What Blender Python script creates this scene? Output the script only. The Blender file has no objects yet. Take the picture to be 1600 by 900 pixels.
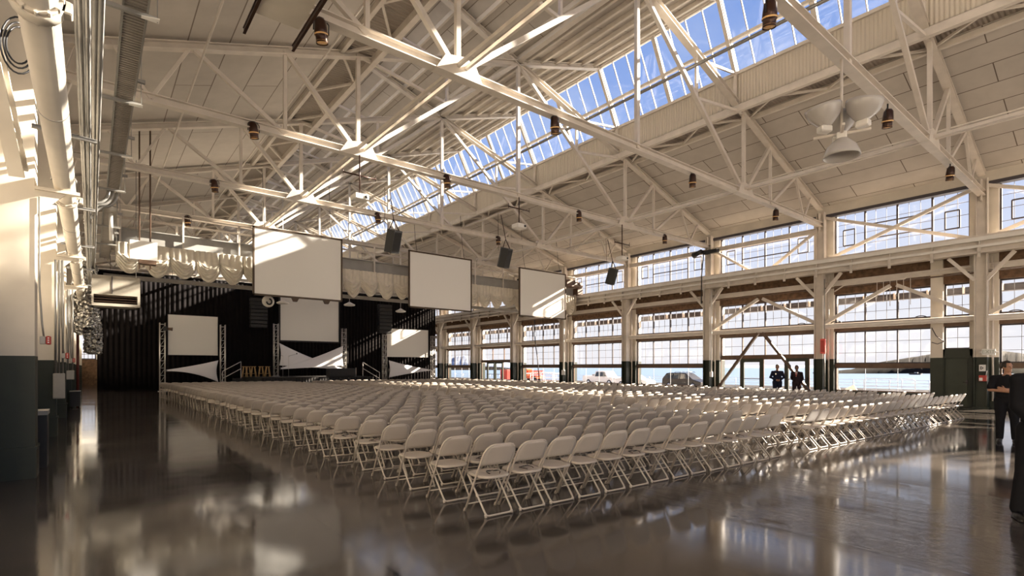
import bpy, math, random
from mathutils import Vector, Matrix, Quaternion
random.seed(7)
sc = bpy.context.scene
COL = sc.collection
PI = math.pi
H0 = 1.65            # eye height
F = 817.0            # focal length in pixels of the 1600 px wide photograph
SN, CS = 0.6266, 0.7793
def on_Y(px, py, Y):
    t = (px-800)/F
    X = Y*(SN+t*CS)/(CS-SN*t); d = X*SN+Y*CS
    return Vector((X, Y, H0+(574-py)*d/F))
def on_X(px, py, X):
    t = (px-800)/F
    Y = X*(CS-SN*t)/(SN+t*CS); d = X*SN+Y*CS
    return Vector((X, Y, H0+(574-py)*d/F))
def at_d(px, py, d):
    r = (px-800)*d/F
    return Vector((d*SN+r*CS, d*CS-r*SN, H0+(574-py)*d/F))
def BAY(k): return 4.55+5.98*k
ORD = ['first','second','third','fourth','fifth','sixth','seventh','eighth','ninth','tenth','eleventh','twelfth','thirteenth','fourteenth','fifteenth',
 'sixteenth','seventeenth','eighteenth','nineteenth','twentieth','twenty-first','twenty-second','twenty-third','twenty-fourth','twenty-fifth','twenty-sixth','twenty-seventh','twenty-eighth','twenty-ninth','thirtieth']

# ---------------------------------------------------------------- mesh builder
class MB:
    def __init__(s): s.v=[]; s.f=[]; s.sm=[]
    def add(s, vs, fs, smooth=False):
        b=len(s.v); s.v+= [tuple(v) for v in vs]
        for f in fs: s.f.append(tuple(i+b for i in f)); s.sm.append(smooth)
        return s
    def box(s, x0,x1,y0,y1,z0,z1):
        vs=[(x0,y0,z0),(x1,y0,z0),(x1,y1,z0),(x0,y1,z0),(x0,y0,z1),(x1,y0,z1),(x1,y1,z1),(x0,y1,z1)]
        return s.add(vs,[(3,2,1,0),(4,5,6,7),(0,1,5,4),(1,2,6,5),(2,3,7,6),(3,0,4,7)])
    def cbox(s, c, sx,sy,sz, rz=0, bev=0):
        M=Matrix.Translation(Vector(c)) @ Matrix.Rotation(rz,4,'Z')
        x,y,z=sx/2,sy/2,sz/2
        if bev<=0:
            vs=[M@Vector(p) for p in [(-x,-y,-z),(x,-y,-z),(x,y,-z),(-x,y,-z),(-x,-y,z),(x,-y,z),(x,y,z),(-x,y,z)]]
            return s.add(vs,[(3,2,1,0),(4,5,6,7),(0,1,5,4),(1,2,6,5),(2,3,7,6),(3,0,4,7)])
        b=bev; rings=[]
        for zz,ins in ((-z,b),(-z+b,0),(z-b,0),(z,b)):
            a=x-ins; c2=y-ins
            rings.append([(-a+b,-c2,zz),(a-b,-c2,zz),(a,-c2+b,zz),(a,c2-b,zz),(a-b,c2,zz),(-a+b,c2,zz),(-a,c2-b,zz),(-a,-c2+b,zz)])
        vs=[M@Vector(p) for r in rings for p in r]; fs=[tuple(reversed(range(8))),tuple(range(24,32))]
        for i in range(3):
            for j in range(8): k=(j+1)%8; fs.append((i*8+j,i*8+k,i*8+8+k,i*8+8+j))
        return s.add(vs,fs)
    def bar(s, p0,p1,w,h,up=(0,0,1)):
        p0,p1=Vector(p0),Vector(p1); d=(p1-p0).normalized(); up=Vector(up)
        if abs(d.dot(up))>.98: up=Vector((0,1,0))
        a=d.cross(up).normalized(); b=a.cross(d).normalized(); a=a*w/2; b=b*h/2
        vs=[p0-a-b,p0+a-b,p0+a+b,p0-a+b,p1-a-b,p1+a-b,p1+a+b,p1-a+b]
        return s.add(vs,[(3,2,1,0),(4,5,6,7),(0,1,5,4),(1,2,6,5),(2,3,7,6),(3,0,4,7)])
    def ibar(s, p0,p1,w,h,t=.025,up=(0,0,1)):
        p0,p1=Vector(p0),Vector(p1); d=(p1-p0).normalized(); up=Vector(up)
        if abs(d.dot(up))>.98: up=Vector((0,1,0))
        a=d.cross(up).normalized(); b=a.cross(d).normalized()
        o=b*(h/2-t/2)
        s.bar(p0+o,p1+o,w,t,up); s.bar(p0-o,p1-o,w,t,up); s.bar(p0,p1,t*1.2,h-2*t,up); return s
    def tube(s, pts,r,n=8,cap=True,smooth=True):
        pts=[Vector(p) for p in pts]; m=len(pts); rs=r if isinstance(r,(list,tuple)) else [r]*m
        vs=[]; prev=None
        for i,p in enumerate(pts):
            d=(pts[min(i+1,m-1)]-pts[max(i-1,0)]).normalized()
            if prev is None:
                up=Vector((0,0,1)) if abs(d.z)<.9 else Vector((0,1,0)); a=d.cross(up).normalized()
            else:
                a=(prev-d*prev.dot(d)); a=a.normalized() if a.length>1e-6 else d.orthogonal().normalized()
            b=d.cross(a).normalized(); prev=a
            for j in range(n):
                q=2*PI*j/n; vs.append(p+(a*math.cos(q)+b*math.sin(q))*rs[i])
        fs=[]
        for i in range(m-1):
            for j in range(n): k=(j+1)%n; fs.append((i*n+j,i*n+k,i*n+n+k,i*n+n+j))
        s.add(vs,fs,smooth)
        if cap:
            b=len(s.v)-m*n
            s.f.append(tuple(b+j for j in reversed(range(n)))); s.sm.append(False)
            s.f.append(tuple(b+(m-1)*n+j for j in range(n))); s.sm.append(False)
        return s
    def lathe(s, prof, c=(0,0,0), n=20, axis=(0,0,1), smooth=True):
        ax=Vector(axis).normalized(); a=ax.orthogonal().normalized(); b=ax.cross(a); c=Vector(c); vs=[]
        for r,z in prof:
            for j in range(n):
                q=2*PI*j/n; vs.append(c+ax*z+(a*math.cos(q)+b*math.sin(q))*max(r,1e-4))
        fs=[]
        for i in range(len(prof)-1):
            for j in range(n): k=(j+1)%n; fs.append((i*n+j,i*n+k,i*n+n+k,i*n+n+j))
        return s.add(vs,fs,smooth)
    def ell(s, c, rx,ry,rz, n=14, m=9, M=None):
        c=Vector(c); vs=[]
        for i in range(m+1):
            th=PI*i/m
            for j in range(n):
                q=2*PI*j/n; p=Vector((rx*math.sin(th)*math.cos(q),ry*math.sin(th)*math.sin(q),rz*math.cos(th)))
                vs.append(c+(M@p if M else p))
        fs=[]
        for i in range(m):
            for j in range(n): k=(j+1)%n; fs.append((i*n+k,i*n+j,i*n+n+j,i*n+n+k))
        return s.add(vs,fs,True)
    def prism(s, outline, axis, a0, a1):
        """outline: list of 2D points in the two other axes (cyclic), extruded along axis 0/1/2 from a0 to a1"""
        def P(u,v,w): return {0:(w,u,v),1:(u,w,v),2:(u,v,w)}[axis]
        n=len(outline)
        vs=[P(u,v,a0) for u,v in outline]+[P(u,v,a1) for u,v in outline]
        fs=[tuple(range(n)),tuple(reversed(range(n,2*n)))]+[(i,(i+1)%n+0,(i+1)%n+n,i+n)[::-1] for i in range(n)]
        return s.add(vs,fs)
    def grid(s, fn, nu, nv, smooth=True):
        vs=[fn(i/nu,j/nv) for j in range(nv+1) for i in range(nu+1)]; w=nu+1
        return s.add(vs,[(j*w+i,j*w+i+1,j*w+w+i+1,j*w+w+i) for j in range(nv) for i in range(nu)],smooth)
    def xf(s, M):
        s.v=[tuple(M@Vector(v)) for v in s.v]; return s
    def join(s,o): return s.add(o.v,o.f) if False else s._join(o)
    def _join(s,o):
        b=len(s.v); s.v+=o.v; s.f+=[tuple(i+b for i in f) for f in o.f]; s.sm+=o.sm; return s
    def mesh(s,name,mat):
        me=bpy.data.meshes.new(name); me.from_pydata(s.v,[],s.f)
        me.polygons.foreach_set('use_smooth',s.sm); me.update()
        if mat: me.materials.append(mat)
        return me
    def build(s,name,mat,parent=None,**k):
        o=bpy.data.objects.new(name,s.mesh(name,mat)); COL.objects.link(o)
        if parent:
            o.parent=parent; o.matrix_parent_inverse=Matrix.LocRotScale(parent.location,parent.rotation_euler,None).inverted() if k.pop('world',True) else Matrix()
        for kk,vv in k.items(): o[kk]=vv
        return o
def tag(o,label,cat,group=None,kind=None):
    if label: o['label']=label
    if cat: o['category']=cat
    if group: o['group']=group
    if kind: o['kind']=kind
    return o
def thing(name,label,cat,loc=(0,0,0),group=None,kind=None):
    o=bpy.data.objects.new(name,None); COL.objects.link(o); o.location=loc; o.empty_display_size=.2
    return tag(o,label,cat,group,kind)
def struct(name,mb,mat,parent=None):
    o=mb.build(name,mat,parent); o['kind']='structure'; return o
def solid(o,th,off=0):
    m=o.modifiers.new('s','SOLIDIFY'); m.thickness=th; m.offset=off; return o
def copy_tree(o,parent=None):
    c=o.copy(); COL.objects.link(c)
    if parent: c.parent=parent
    for ch in list(o.children): copy_tree(ch,c)
    return c

# ---------------------------------------------------------------- materials
def mat(name, col, rough=.6, metal=0, noise=0, nscale=3.0, spec=.5, bump=0, bscale=20.0, emit=None, stretch=(1,1,1), col2=None, sheen=0):
    m=bpy.data.materials.new(name); m.use_nodes=True; nt=m.node_tree; N=nt.nodes; L=nt.links
    b=N['Principled BSDF']; b.inputs['Roughness'].default_value=rough; b.inputs['Metallic'].default_value=metal
    b.inputs['Specular IOR Level'].default_value=spec
    b.inputs['Base Color'].default_value=(*col,1)
    tc=N.new('ShaderNodeTexCoord'); mp=N.new('ShaderNodeMapping'); mp.inputs['Scale'].default_value=stretch
    L.new(tc.outputs['Object'],mp.inputs['Vector'])
    if noise>0:
        n=N.new('ShaderNodeTexNoise'); n.inputs['Scale'].default_value=nscale; n.inputs['Detail'].default_value=6
        L.new(mp.outputs['Vector'],n.inputs['Vector'])
        r=N.new('ShaderNodeValToRGB'); r.color_ramp.elements[0].position=.3; r.color_ramp.elements[1].position=.7
        c2=col2 or tuple(max(0,c*(1-noise)) for c in col)
        r.color_ramp.elements[0].color=(*c2,1); r.color_ramp.elements[1].color=(*[min(1,c*(1+noise*.3)) for c in col],1)
        L.new(n.outputs['Fac'],r.inputs['Fac']); L.new(r.outputs['Color'],b.inputs['Base Color'])
    if bump>0:
        n2=N.new('ShaderNodeTexNoise'); n2.inputs['Scale'].default_value=bscale; n2.inputs['Detail'].default_value=5
        L.new(mp.outputs['Vector'],n2.inputs['Vector'])
        bp=N.new('ShaderNodeBump'); bp.inputs['Strength'].default_value=bump; bp.inputs['Distance'].default_value=.02
        L.new(n2.outputs['Fac'],bp.inputs['Height']); L.new(bp.outputs['Normal'],b.inputs['Normal'])
    if emit:
        b.inputs['Emission Color'].default_value=(*emit[0],1); b.inputs['Emission Strength'].default_value=emit[1]
    return m
CREAM=(.68,.61,.51)
M={}
M['cream']=mat('cream_paint',CREAM,.5,noise=.12,nscale=1.5)
M['steel']=mat('cream_painted_steel',(.68,.61,.53),.45,noise=.12,nscale=2.5)
M['white']=mat('white_paint',(.78,.74,.68),.45,noise=.08)
M['chair']=mat('white_chair_plastic',(.50,.435,.365),.40,noise=.06,nscale=6)
M['chairframe']=mat('white_chair_enamel',(.50,.435,.365),.35)
M['green']=mat('dark_green_paint',(.019,.025,.014),.5,noise=.2,nscale=4)
M['doorgreen']=mat('door_green_paint',(.035,.043,.028),.5,noise=.2,nscale=4)
M['black']=mat('black_plastic',(.012,.011,.011),.5)
M['curtain']=mat('black_curtain_cloth',(.010,.008,.008),.9,spec=.1,noise=.2)
M['screen']=mat('white_screen_cloth',(.80,.77,.72),.85,spec=.1)
M['brownframe']=mat('dark_brown_frame',(.07,.04,.018),.5)
M['spandex']=mat('white_stretch_cloth',(.78,.76,.78),.7,spec=.15)
M['valance']=mat('cream_swag_cloth',(.72,.65,.54),.85,spec=.1,noise=.1,nscale=5,bump=.4,bscale=14)
M['galv']=mat('galvanised_steel',(.30,.285,.26),.45,metal=.6,noise=.15,nscale=5)
M['tray']=mat('grey_tray_steel',(.27,.235,.20),.5,metal=.2,noise=.15,nscale=4)
M['foil']=mat('crumpled_foil',(.62,.59,.54),.3,metal=1)
M['alu']=mat('aluminium_truss',(.60,.57,.53),.35,metal=.6)
M['grey']=mat('grey_enamel',(.36,.34,.31),.5,noise=.1)
M['slate']=mat('slate_grey_steel',(.10,.10,.115),.6)
M['red']=mat('red_enamel',(.42,.04,.025),.4)
M['orange']=mat('orange_paint',(.75,.12,.03),.5)
M['wood']=mat('pale_stool_wood',(.50,.32,.14),.55,noise=.25,nscale=8,stretch=(4,4,.6))
M['stage']=mat('dark_stage_skirt',(.016,.014,.013),.8,noise=.3)
M['bronze']=mat('dark_window_mullion',(.055,.045,.05),.5)
M['rust']=mat('brown_window_rail',(.13,.075,.045),.5,noise=.25,nscale=5)
M['muntin']=mat('thin_window_muntin',(.20,.19,.20),.5)
M['deckgrey']=mat('pier_concrete',(.42,.40,.37),.85,noise=.2,nscale=.6)
M['railgalv']=mat('pier_rail_metal',(.55,.57,.60),.4,metal=.4)
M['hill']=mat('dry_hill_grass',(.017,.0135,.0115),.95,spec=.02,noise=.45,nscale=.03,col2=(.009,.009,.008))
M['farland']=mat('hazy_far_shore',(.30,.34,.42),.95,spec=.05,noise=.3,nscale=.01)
M['skin']=mat('skin',(.36,.19,.12),.55,noise=.08,nscale=30)
M['skin2']=mat('darker_skin',(.20,.10,.065),.55)
M['hair']=mat('dark_hair',(.02,.013,.009),.7,noise=.4,nscale=60)
M['navy']=mat('navy_cloth',(.012,.014,.030),.85,spec=.2)
M['blackcloth']=mat('black_cloth',(.010,.010,.012),.9,spec=.15)
M['maroon']=mat('charcoal_brown_cloth',(.020,.012,.015),.85,spec=.2)
M['shirt']=mat('white_shirt_cloth',(.75,.74,.72),.8)
M['leather']=mat('black_leather',(.012,.011,.010),.35)
M['carwhite']=mat('white_car_paint',(.78,.76,.73),.25)
M['cardark']=mat('dark_car_paint',(.012,.010,.010),.3)
M['carglass']=mat('dark_car_glass',(.03,.04,.05),.05)
M['tyre']=mat('tyre_rubber',(.02,.02,.02),.8)
M['bowl']=mat('prismatic_lamp_glass',(.46,.43,.40),.15)
M['copper']=mat('brown_spot_body',(.045,.018,.010),.3,metal=.4)
M['lens']=mat('amber_lens',(.75,.45,.18),.1)
M['paper']=mat('paper_white',(.80,.78,.74),.7)
M['signtext']=mat('sign_letter_green',(.42,.45,.36),.6)
M['brick']=mat('old_brown_brickwork',(.17,.095,.050),.85,noise=.55,nscale=5,bump=.5,bscale=12)
M['dimple']=mat('badge_silver',(.7,.68,.6),.3,metal=.8)

def nodes_of(m): return m.node_tree.nodes, m.node_tree.links
# ceiling boards
def board_mat(name,col,joint,bw,rh,swap=True):
    m=mat(name,col,.7,spec=.2); N,L=nodes_of(m); b=N['Principled BSDF']
    tc=N.new('ShaderNodeTexCoord'); sp=N.new('ShaderNodeSeparateXYZ'); cb=N.new('ShaderNodeCombineXYZ')
    L.new(tc.outputs['Object'],sp.inputs[0]); L.new(sp.outputs['Y'],cb.inputs['X']); L.new(sp.outputs['X'],cb.inputs['Y'])
    br=N.new('ShaderNodeTexBrick'); br.inputs['Scale'].default_value=1; br.inputs['Brick Width'].default_value=bw; br.inputs['Row Height'].default_value=rh
    br.inputs['Mortar Size'].default_value=.018; br.inputs['Mortar Smooth'].default_value=.3; br.offset=.37
    br.inputs['Color1'].default_value=(*col,1); br.inputs['Color2'].default_value=(*[c*.93 for c in col],1); br.inputs['Mortar'].default_value=(*joint,1)
    L.new(cb.outputs[0],br.inputs['Vector'])
    n=N.new('ShaderNodeTexNoise'); n.inputs['Scale'].default_value=1.2; n.inputs['Detail'].default_value=8; L.new(tc.outputs['Object'],n.inputs['Vector'])
    mx=N.new('ShaderNodeMix'); mx.data_type='RGBA'; mx.blend_type='MULTIPLY'; mx.inputs[0].default_value=.35
    L.new(br.outputs['Color'],mx.inputs[6]); L.new(n.outputs['Color'],mx.inputs[7]); 
    hs=N.new('ShaderNodeHueSaturation'); hs.inputs['Saturation'].default_value=.0; L.new(n.outputs['Color'],hs.inputs['Color']); L.new(hs.outputs[0],mx.inputs[7])
    L.new(mx.outputs[2],b.inputs['Base Color'])
    return m
M['boards']=board_mat('painted_ceiling_boards',(.64,.585,.52),(.18,.14,.11),3.4,.90)
M['boards_long']=board_mat('painted_ceiling_boards_long',(.64,.585,.52),(.26,.21,.17),11.96,1.02)
M['monitor']=board_mat('painted_monitor_boards',(.62,.565,.50),(.28,.23,.19),2.98,.85)
def corrug(name,col,axis,scale):
    m=mat(name,col,.55); N,L=nodes_of(m); b=N['Principled BSDF']
    tc=N.new('ShaderNodeTexCoord'); w=N.new('ShaderNodeTexWave'); w.wave_type='BANDS'; w.bands_direction=axis; w.inputs['Scale'].default_value=scale
    L.new(tc.outputs['Object'],w.inputs['Vector'])
    bp=N.new('ShaderNodeBump'); bp.inputs['Strength'].default_value=.9; bp.inputs['Distance'].default_value=.03
    L.new(w.outputs['Fac'],bp.inputs['Height']); L.new(bp.outputs['Normal'],b.inputs['Normal']); return m
M['siding']=corrug('cream_corrugated_siding',(.62,.55,.45),'Y',2.6)
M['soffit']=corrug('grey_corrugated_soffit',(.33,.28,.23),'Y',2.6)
# floor
def floor_mat():
    m=mat('polished_dark_concrete',(.05,.04,.032),.2,spec=.68); N,L=nodes_of(m); b=N['Principled BSDF']
    tc=N.new('ShaderNodeTexCoord'); O=tc.outputs['Object']
    n=N.new('ShaderNodeTexNoise'); n.inputs['Scale'].default_value=.55; n.inputs['Detail'].default_value=9; n.inputs['Roughness'].default_value=.65; L.new(O,n.inputs['Vector'])
    r=N.new('ShaderNodeValToRGB'); r.color_ramp.elements[0].position=.3; r.color_ramp.elements[1].position=.75
    r.color_ramp.elements[0].color=(.042,.036,.031,1); r.color_ramp.elements[1].color=(.078,.067,.059,1); L.new(n.outputs['Fac'],r.inputs['Fac'])
    # slab joints
    sp=N.new('ShaderNodeSeparateXYZ'); L.new(O,sp.inputs[0])
    def joint(src,off,per):
        a=N.new('ShaderNodeMath'); a.operation='SUBTRACT'; L.new(sp.outputs[src],a.inputs[0]); a.inputs[1].default_value=off-per/2
        q=N.new('ShaderNodeMath'); q.operation='PINGPONG'; L.new(a.outputs[0],q.inputs[0]); q.inputs[1].default_value=per/2
        g=N.new('ShaderNodeMath'); g.operation='GREATER_THAN'; L.new(q.outputs[0],g.inputs[0]); g.inputs[1].default_value=per/2-.012; return g
    j1=joint('X',9.0,3.55); j2=joint('Y',4.3,5.98)
    mxm=N.new('ShaderNodeMath'); mxm.operation='MAXIMUM'; L.new(j1.outputs[0],mxm.inputs[0]); L.new(j2.outputs[0],mxm.inputs[1])
    mx=N.new('ShaderNodeMix'); mx.data_type='RGBA'; L.new(mxm.outputs[0],mx.inputs[0]); L.new(r.outputs['Color'],mx.inputs[6]); mx.inputs[7].default_value=(.012,.010,.009,1)
    L.new(mx.outputs[2],b.inputs['Base Color'])
    rr=N.new('ShaderNodeMapRange'); L.new(n.outputs['Fac'],rr.inputs[0]); rr.inputs[1].default_value=.3; rr.inputs[2].default_value=.7; rr.inputs[3].default_value=.05; rr.inputs[4].default_value=.13
    L.new(rr.outputs[0],b.inputs['Roughness'])
    # trowel ripples: gentle everywhere, stronger in the coated strip between x=5.4 and x=9 near the windows' side
    mp=N.new('ShaderNodeMapping'); mp.inputs['Scale'].default_value=(3.6,.55,1); L.new(O,mp.inputs['Vector'])
    n2=N.new('ShaderNodeTexNoise'); n2.inputs['Scale'].default_value=2.2; n2.inputs['Detail'].default_value=6; n2.inputs['Roughness'].default_value=.6; L.new(mp.outputs[0],n2.inputs['Vector'])
    lt=N.new('ShaderNodeMath'); lt.operation='LESS_THAN'; L.new(sp.outputs['X'],lt.inputs[0]); lt.inputs[1].default_value=9.0
    gt=N.new('ShaderNodeMath'); gt.operation='GREATER_THAN'; L.new(sp.outputs['X'],gt.inputs[0]); gt.inputs[1].default_value=5.45
    mu=N.new('ShaderNodeMath'); mu.operation='MULTIPLY'; L.new(lt.outputs[0],mu.inputs[0]); L.new(gt.outputs[0],mu.inputs[1])
    pt=N.new('ShaderNodeMapRange'); pt.inputs[1].default_value=.42; pt.inputs[2].default_value=.62; L.new(n.outputs['Fac'],pt.inputs[0]); mu2=N.new('ShaderNodeMath'); mu2.operation='MULTIPLY'; L.new(mu.outputs[0],mu2.inputs[0]); L.new(pt.outputs[0],mu2.inputs[1]); ms=N.new('ShaderNodeMapRange'); L.new(mu2.outputs[0],ms.inputs[0]); ms.inputs[3].default_value=.025; ms.inputs[4].default_value=.6
    bp=N.new('ShaderNodeBump'); bp.inputs['Distance'].default_value=.02; L.new(ms.outputs[0],bp.inputs['Strength']); L.new(n2.outputs['Fac'],bp.inputs['Height'])
    L.new(bp.outputs['Normal'],b.inputs['Normal'])
    return m
M['floor']=floor_mat()
def glass_mat(name,tint):
    m=bpy.data.materials.new(name); m.use_nodes=True; N,L=nodes_of(m); N.remove(N['Principled BSDF'])
    out=N['Material Output']; t=N.new('ShaderNodeBsdfTransparent'); t.inputs[0].default_value=(*tint,1)
    g=N.new('ShaderNodeBsdfGlossy'); g.inputs['Roughness'].default_value=.03; g.inputs[0].default_value=(.8,.8,.8,1)
    lw=N.new('ShaderNodeLayerWeight'); lw.inputs[0].default_value=.5; pw=N.new('ShaderNodeMath'); pw.operation='POWER'; pw.inputs[1].default_value=4.5; L.new(lw.outputs['Facing'],pw.inputs[0]); fr=N.new('ShaderNodeMath'); fr.operation='MULTIPLY_ADD'; fr.inputs[1].default_value=.8; fr.inputs[2].default_value=.025; L.new(pw.outputs[0],fr.inputs[0])
    mx=N.new('ShaderNodeMixShader'); L.new(fr.outputs[0],mx.inputs[0]); L.new(t.outputs[0],mx.inputs[1]); L.new(g.outputs[0],mx.inputs[2]); L.new(mx.outputs[0],out.inputs[0]); return m
M['glass']=glass_mat('window_glass',(.96,.96,.97))
M['skyglass']=glass_mat('skylight_glass',(.90,.93,.97))
def water_mat():
    m=mat('bay_water',(.115,.175,.25),.3,spec=.25); N,L=nodes_of(m); b=N['Principled BSDF']
    tc=N.new('ShaderNodeTexCoord'); mp=N.new('ShaderNodeMapping'); mp.inputs['Scale'].default_value=(.12,.5,1); L.new(tc.outputs['Object'],mp.inputs['Vector'])
    n=N.new('ShaderNodeTexNoise'); n.inputs['Scale'].default_value=1; n.inputs['Detail'].default_value=6; L.new(mp.outputs[0],n.inputs['Vector'])
    bp=N.new('ShaderNodeBump'); bp.inputs['Strength'].default_value=.6; bp.inputs['Distance'].default_value=.6; L.new(n.outputs['Fac'],bp.inputs['Height']); L.new(bp.outputs['Normal'],b.inputs['Normal']); return m
M['water']=water_mat()
N,L=nodes_of(M['foil']); _v=N.new('ShaderNodeTexVoronoi'); _v.inputs['Scale'].default_value=7; _tc=N.new('ShaderNodeTexCoord'); L.new(_tc.outputs['Object'],_v.inputs['Vector'])
_b=N.new('ShaderNodeBump'); _b.inputs['Strength'].default_value=1; _b.inputs['Distance'].default_value=.15; L.new(_v.outputs['Distance'],_b.inputs['Height']); L.new(_b.outputs['Normal'],N['Principled BSDF'].inputs['Normal'])

# ---------------------------------------------------------------- camera, sky, sun
cam=bpy.data.cameras.new('camera'); co=bpy.data.objects.new('camera',cam); COL.objects.link(co)
co.location=(0,0,H0); co.rotation_euler=(PI/2,0,-math.atan2(SN,CS)); cam.sensor_width=36; cam.lens=F/1600*36; cam.shift_y=(574-450)/1600
cam.clip_end=20000; cam.clip_start=.05; sc.camera=co
SUN=Vector((-1,.29,-.5)).normalized()
sl=bpy.data.lights.new('sun','SUN'); sl.energy=SUN_E if 'SUN_E' in globals() else 25.0; sl.color=(1,.86,.68); sl.angle=math.radians(.7)
so=bpy.data.objects.new('sun',sl); COL.objects.link(so); so.rotation_euler=SUN.to_track_quat('-Z','Y').to_euler(); so.location=(60,-30,40)
w=bpy.data.worlds.new('sky'); sc.world=w; w.use_nodes=True; N,L=nodes_of(w)
tc=N.new('ShaderNodeTexCoord'); sp=N.new('ShaderNodeSeparateXYZ'); L.new(tc.outputs['Generated'],sp.inputs[0])
rp=N.new('ShaderNodeValToRGB'); L.new(sp.outputs['Z'],rp.inputs[0]); e=rp.color_ramp.elements
e[0].position=0; e[0].color=(1.0,.975,1.0,1); e[1].position=1; e[1].color=(.16,.28,.68,1)
for p_,c_ in ((.06,(.98,.98,1.02,1)),(.18,(.80,.86,1.02,1)),(.36,(.44,.58,.95,1)),(.6,(.25,.40,.82,1))): q=e.new(p_); q.color=c_
# thin high cloud streaks
nz=N.new('ShaderNodeTexNoise'); nz.inputs['Scale'].default_value=3.5; nz.inputs['Detail'].default_value=7; mpn=N.new('ShaderNodeMapping'); mpn.inputs['Scale'].default_value=(1,2.5,3); L.new(tc.outputs['Generated'],mpn.inputs[0]); L.new(mpn.outputs[0],nz.inputs['Vector'])
mr_=N.new('ShaderNodeMapRange'); L.new(nz.outputs['Fac'],mr_.inputs[0]); mr_.inputs[1].default_value=.52; mr_.inputs[2].default_value=.8; mr_.inputs[4].default_value=.35
mxs=N.new('ShaderNodeMix'); mxs.data_type='RGBA'; L.new(mr_.outputs[0],mxs.inputs[0]); L.new(rp.outputs[0],mxs.inputs[6]); mxs.inputs[7].default_value=(.95,.96,1,1)
L.new(mxs.outputs[2],N['Background'].inputs[0]); N['Background'].inputs[1].default_value=.56
vs=sc.view_settings; vs.view_transform='Standard'; vs.look='None'; vs.gamma=1; vs.use_curve_mapping=False; vs.exposure=0.88
# ================================================================ THE HALL
Y0,Y1=-15.0,64.3
def zt(x): return 14.08-.325*abs(x-13.6)
fl=MB(); fl.box(-6,28.9,Y0,Y1+.4,-.25,0); struct('floor',fl,M['floor'])
# ceiling: boarded slopes, soffits, corrugated siding of the monitor, butterfly monitor roof
ce=MB()
def slope(mb,xa,za,xb,zb,th=.16):
    mb.add([(xa,Y0,za),(xb,Y0,zb),(xb,Y1,zb),(xa,Y1,za),(xa,Y0,za+th),(xb,Y0,zb+th),(xb,Y1,zb+th),(xa,Y1,za+th)],
           [(0,1,2,3),(7,6,5,4),(4,5,1,0),(5,6,2,1),(6,7,3,2),(7,4,0,3)])
slope(ce,20.9,zt(20.9)+.22,28.9,zt(28.9)+.22); ceil=struct('ceiling',ce,M['boards']); ce=MB(); slope(ce,-2.4,zt(-2.4)+.22,6.3,zt(6.3)+.22); struct('left_slope',ce,M['boards_long'],ceil)
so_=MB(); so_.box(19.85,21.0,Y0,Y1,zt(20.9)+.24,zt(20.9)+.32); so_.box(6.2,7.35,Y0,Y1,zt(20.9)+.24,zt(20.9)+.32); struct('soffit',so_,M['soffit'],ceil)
sd=MB(); sd.box(19.85,19.93,Y0,Y1,11.9,13.22); sd.box(7.27,7.35,Y0,Y1,11.9,13.22); struct('monitor_siding',sd,M['siding'],ceil)
mr=MB(); slope(mr,13.6,14.32,18.75,15.95,.12); slope(mr,8.45,15.95,13.6,14.32,.12); struct('monitor_roof',mr,M['monitor'],ceil)
for side in (1,-1):
    for i in range(6):
        u=.45+i*.82; x=13.6+side*u; z=14.32+u*.3165-.10
        b=MB(); b.box(x-.05,x+.05,Y0,Y1,z-.10,z+.09); struct('purlin',b,M['steel'],ceil)
    b=MB(); b.box(13.6+side*6.28-.09,13.6+side*6.28+.09,Y0,Y1,11.72,11.98); struct('eave_beam',b,M['steel'],ceil)
    b=MB(); b.box(13.6+side*7.35-.06,13.6+side*7.35+.06,Y0,Y1,zt(20.95)+.02,zt(20.95)+.2); struct('eave_beam',b,M['steel'],ceil)
    b=MB(); b.box(13.6+side*4.98-.06,13.6+side*4.98+.06,Y0,Y1,15.62,15.9); struct('ridge_plate',b,M['steel'],ceil)
    # zig-zag bracing under each soffit
    z_=MB(); y=Y0+.2; f=0
    while y<Y1-3:
        x1,x2=(6.28,7.3) if f==0 else (7.3,6.28)
        z_.bar((13.6+side*x1,y,11.8),(13.6+side*x2,y+1.495,11.8),.07,.07); y+=1.495; f=1-f
    struct('soffit_bracing',z_,M['steel'],ceil)
b=MB(); b.box(13.48,13.72,Y0,Y1,14.12,14.30); struct('valley_beam',b,M['steel'],ceil)
WN=[0]
def newwin():
    WN[0]+=1; o=thing('window_%d'%WN[0],None,None); o['kind']='structure'; return o
# sloping skylights, one on each side of the monitor
for side in (1,-1):
    root=newwin()
    def P(y,s): # s 0 bottom .. 1 top
        return (13.6+side*(6.24-1.32*s), y, 13.22+2.5*s)
    fr=MB(); th=MB(); tn=MB(); pn=MB()
    for s,wd in ((0,.16),(.42,.12),(1,.14)): fr.bar(P(Y0,s),P(Y1,s),wd,.12)
    y=BAY(-3)-.0; i=0
    while y<Y1:
        if y>Y0:
            if i%4==0: th.bar(P(y,0),P(y,1),.17,.14,(1,0,0))
            else: tn.bar(P(y,0),P(y,1),.035,.06,(1,0,0))
        y+=5.98/8; i+=1
    a,b_,c,d=P(Y0,0),P(Y1,0),P(Y1,1),P(Y0,1); o=Vector((side*.02,0,.01))
    pn.add([a,b_,c,d]+[Vector(q)+o for q in (a,b_,c,d)],[(0,1,2,3),(7,6,5,4),(0,4,5,1),(1,5,6,2),(2,6,7,3),(3,7,4,0)])
    for nm,mb,mt in (('frame',fr,M['steel']),('mullion',th,M['steel']),('muntin',tn,M['steel']),('pane',pn,M['skyglass'])): struct(nm,mb,mt,root)

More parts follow.
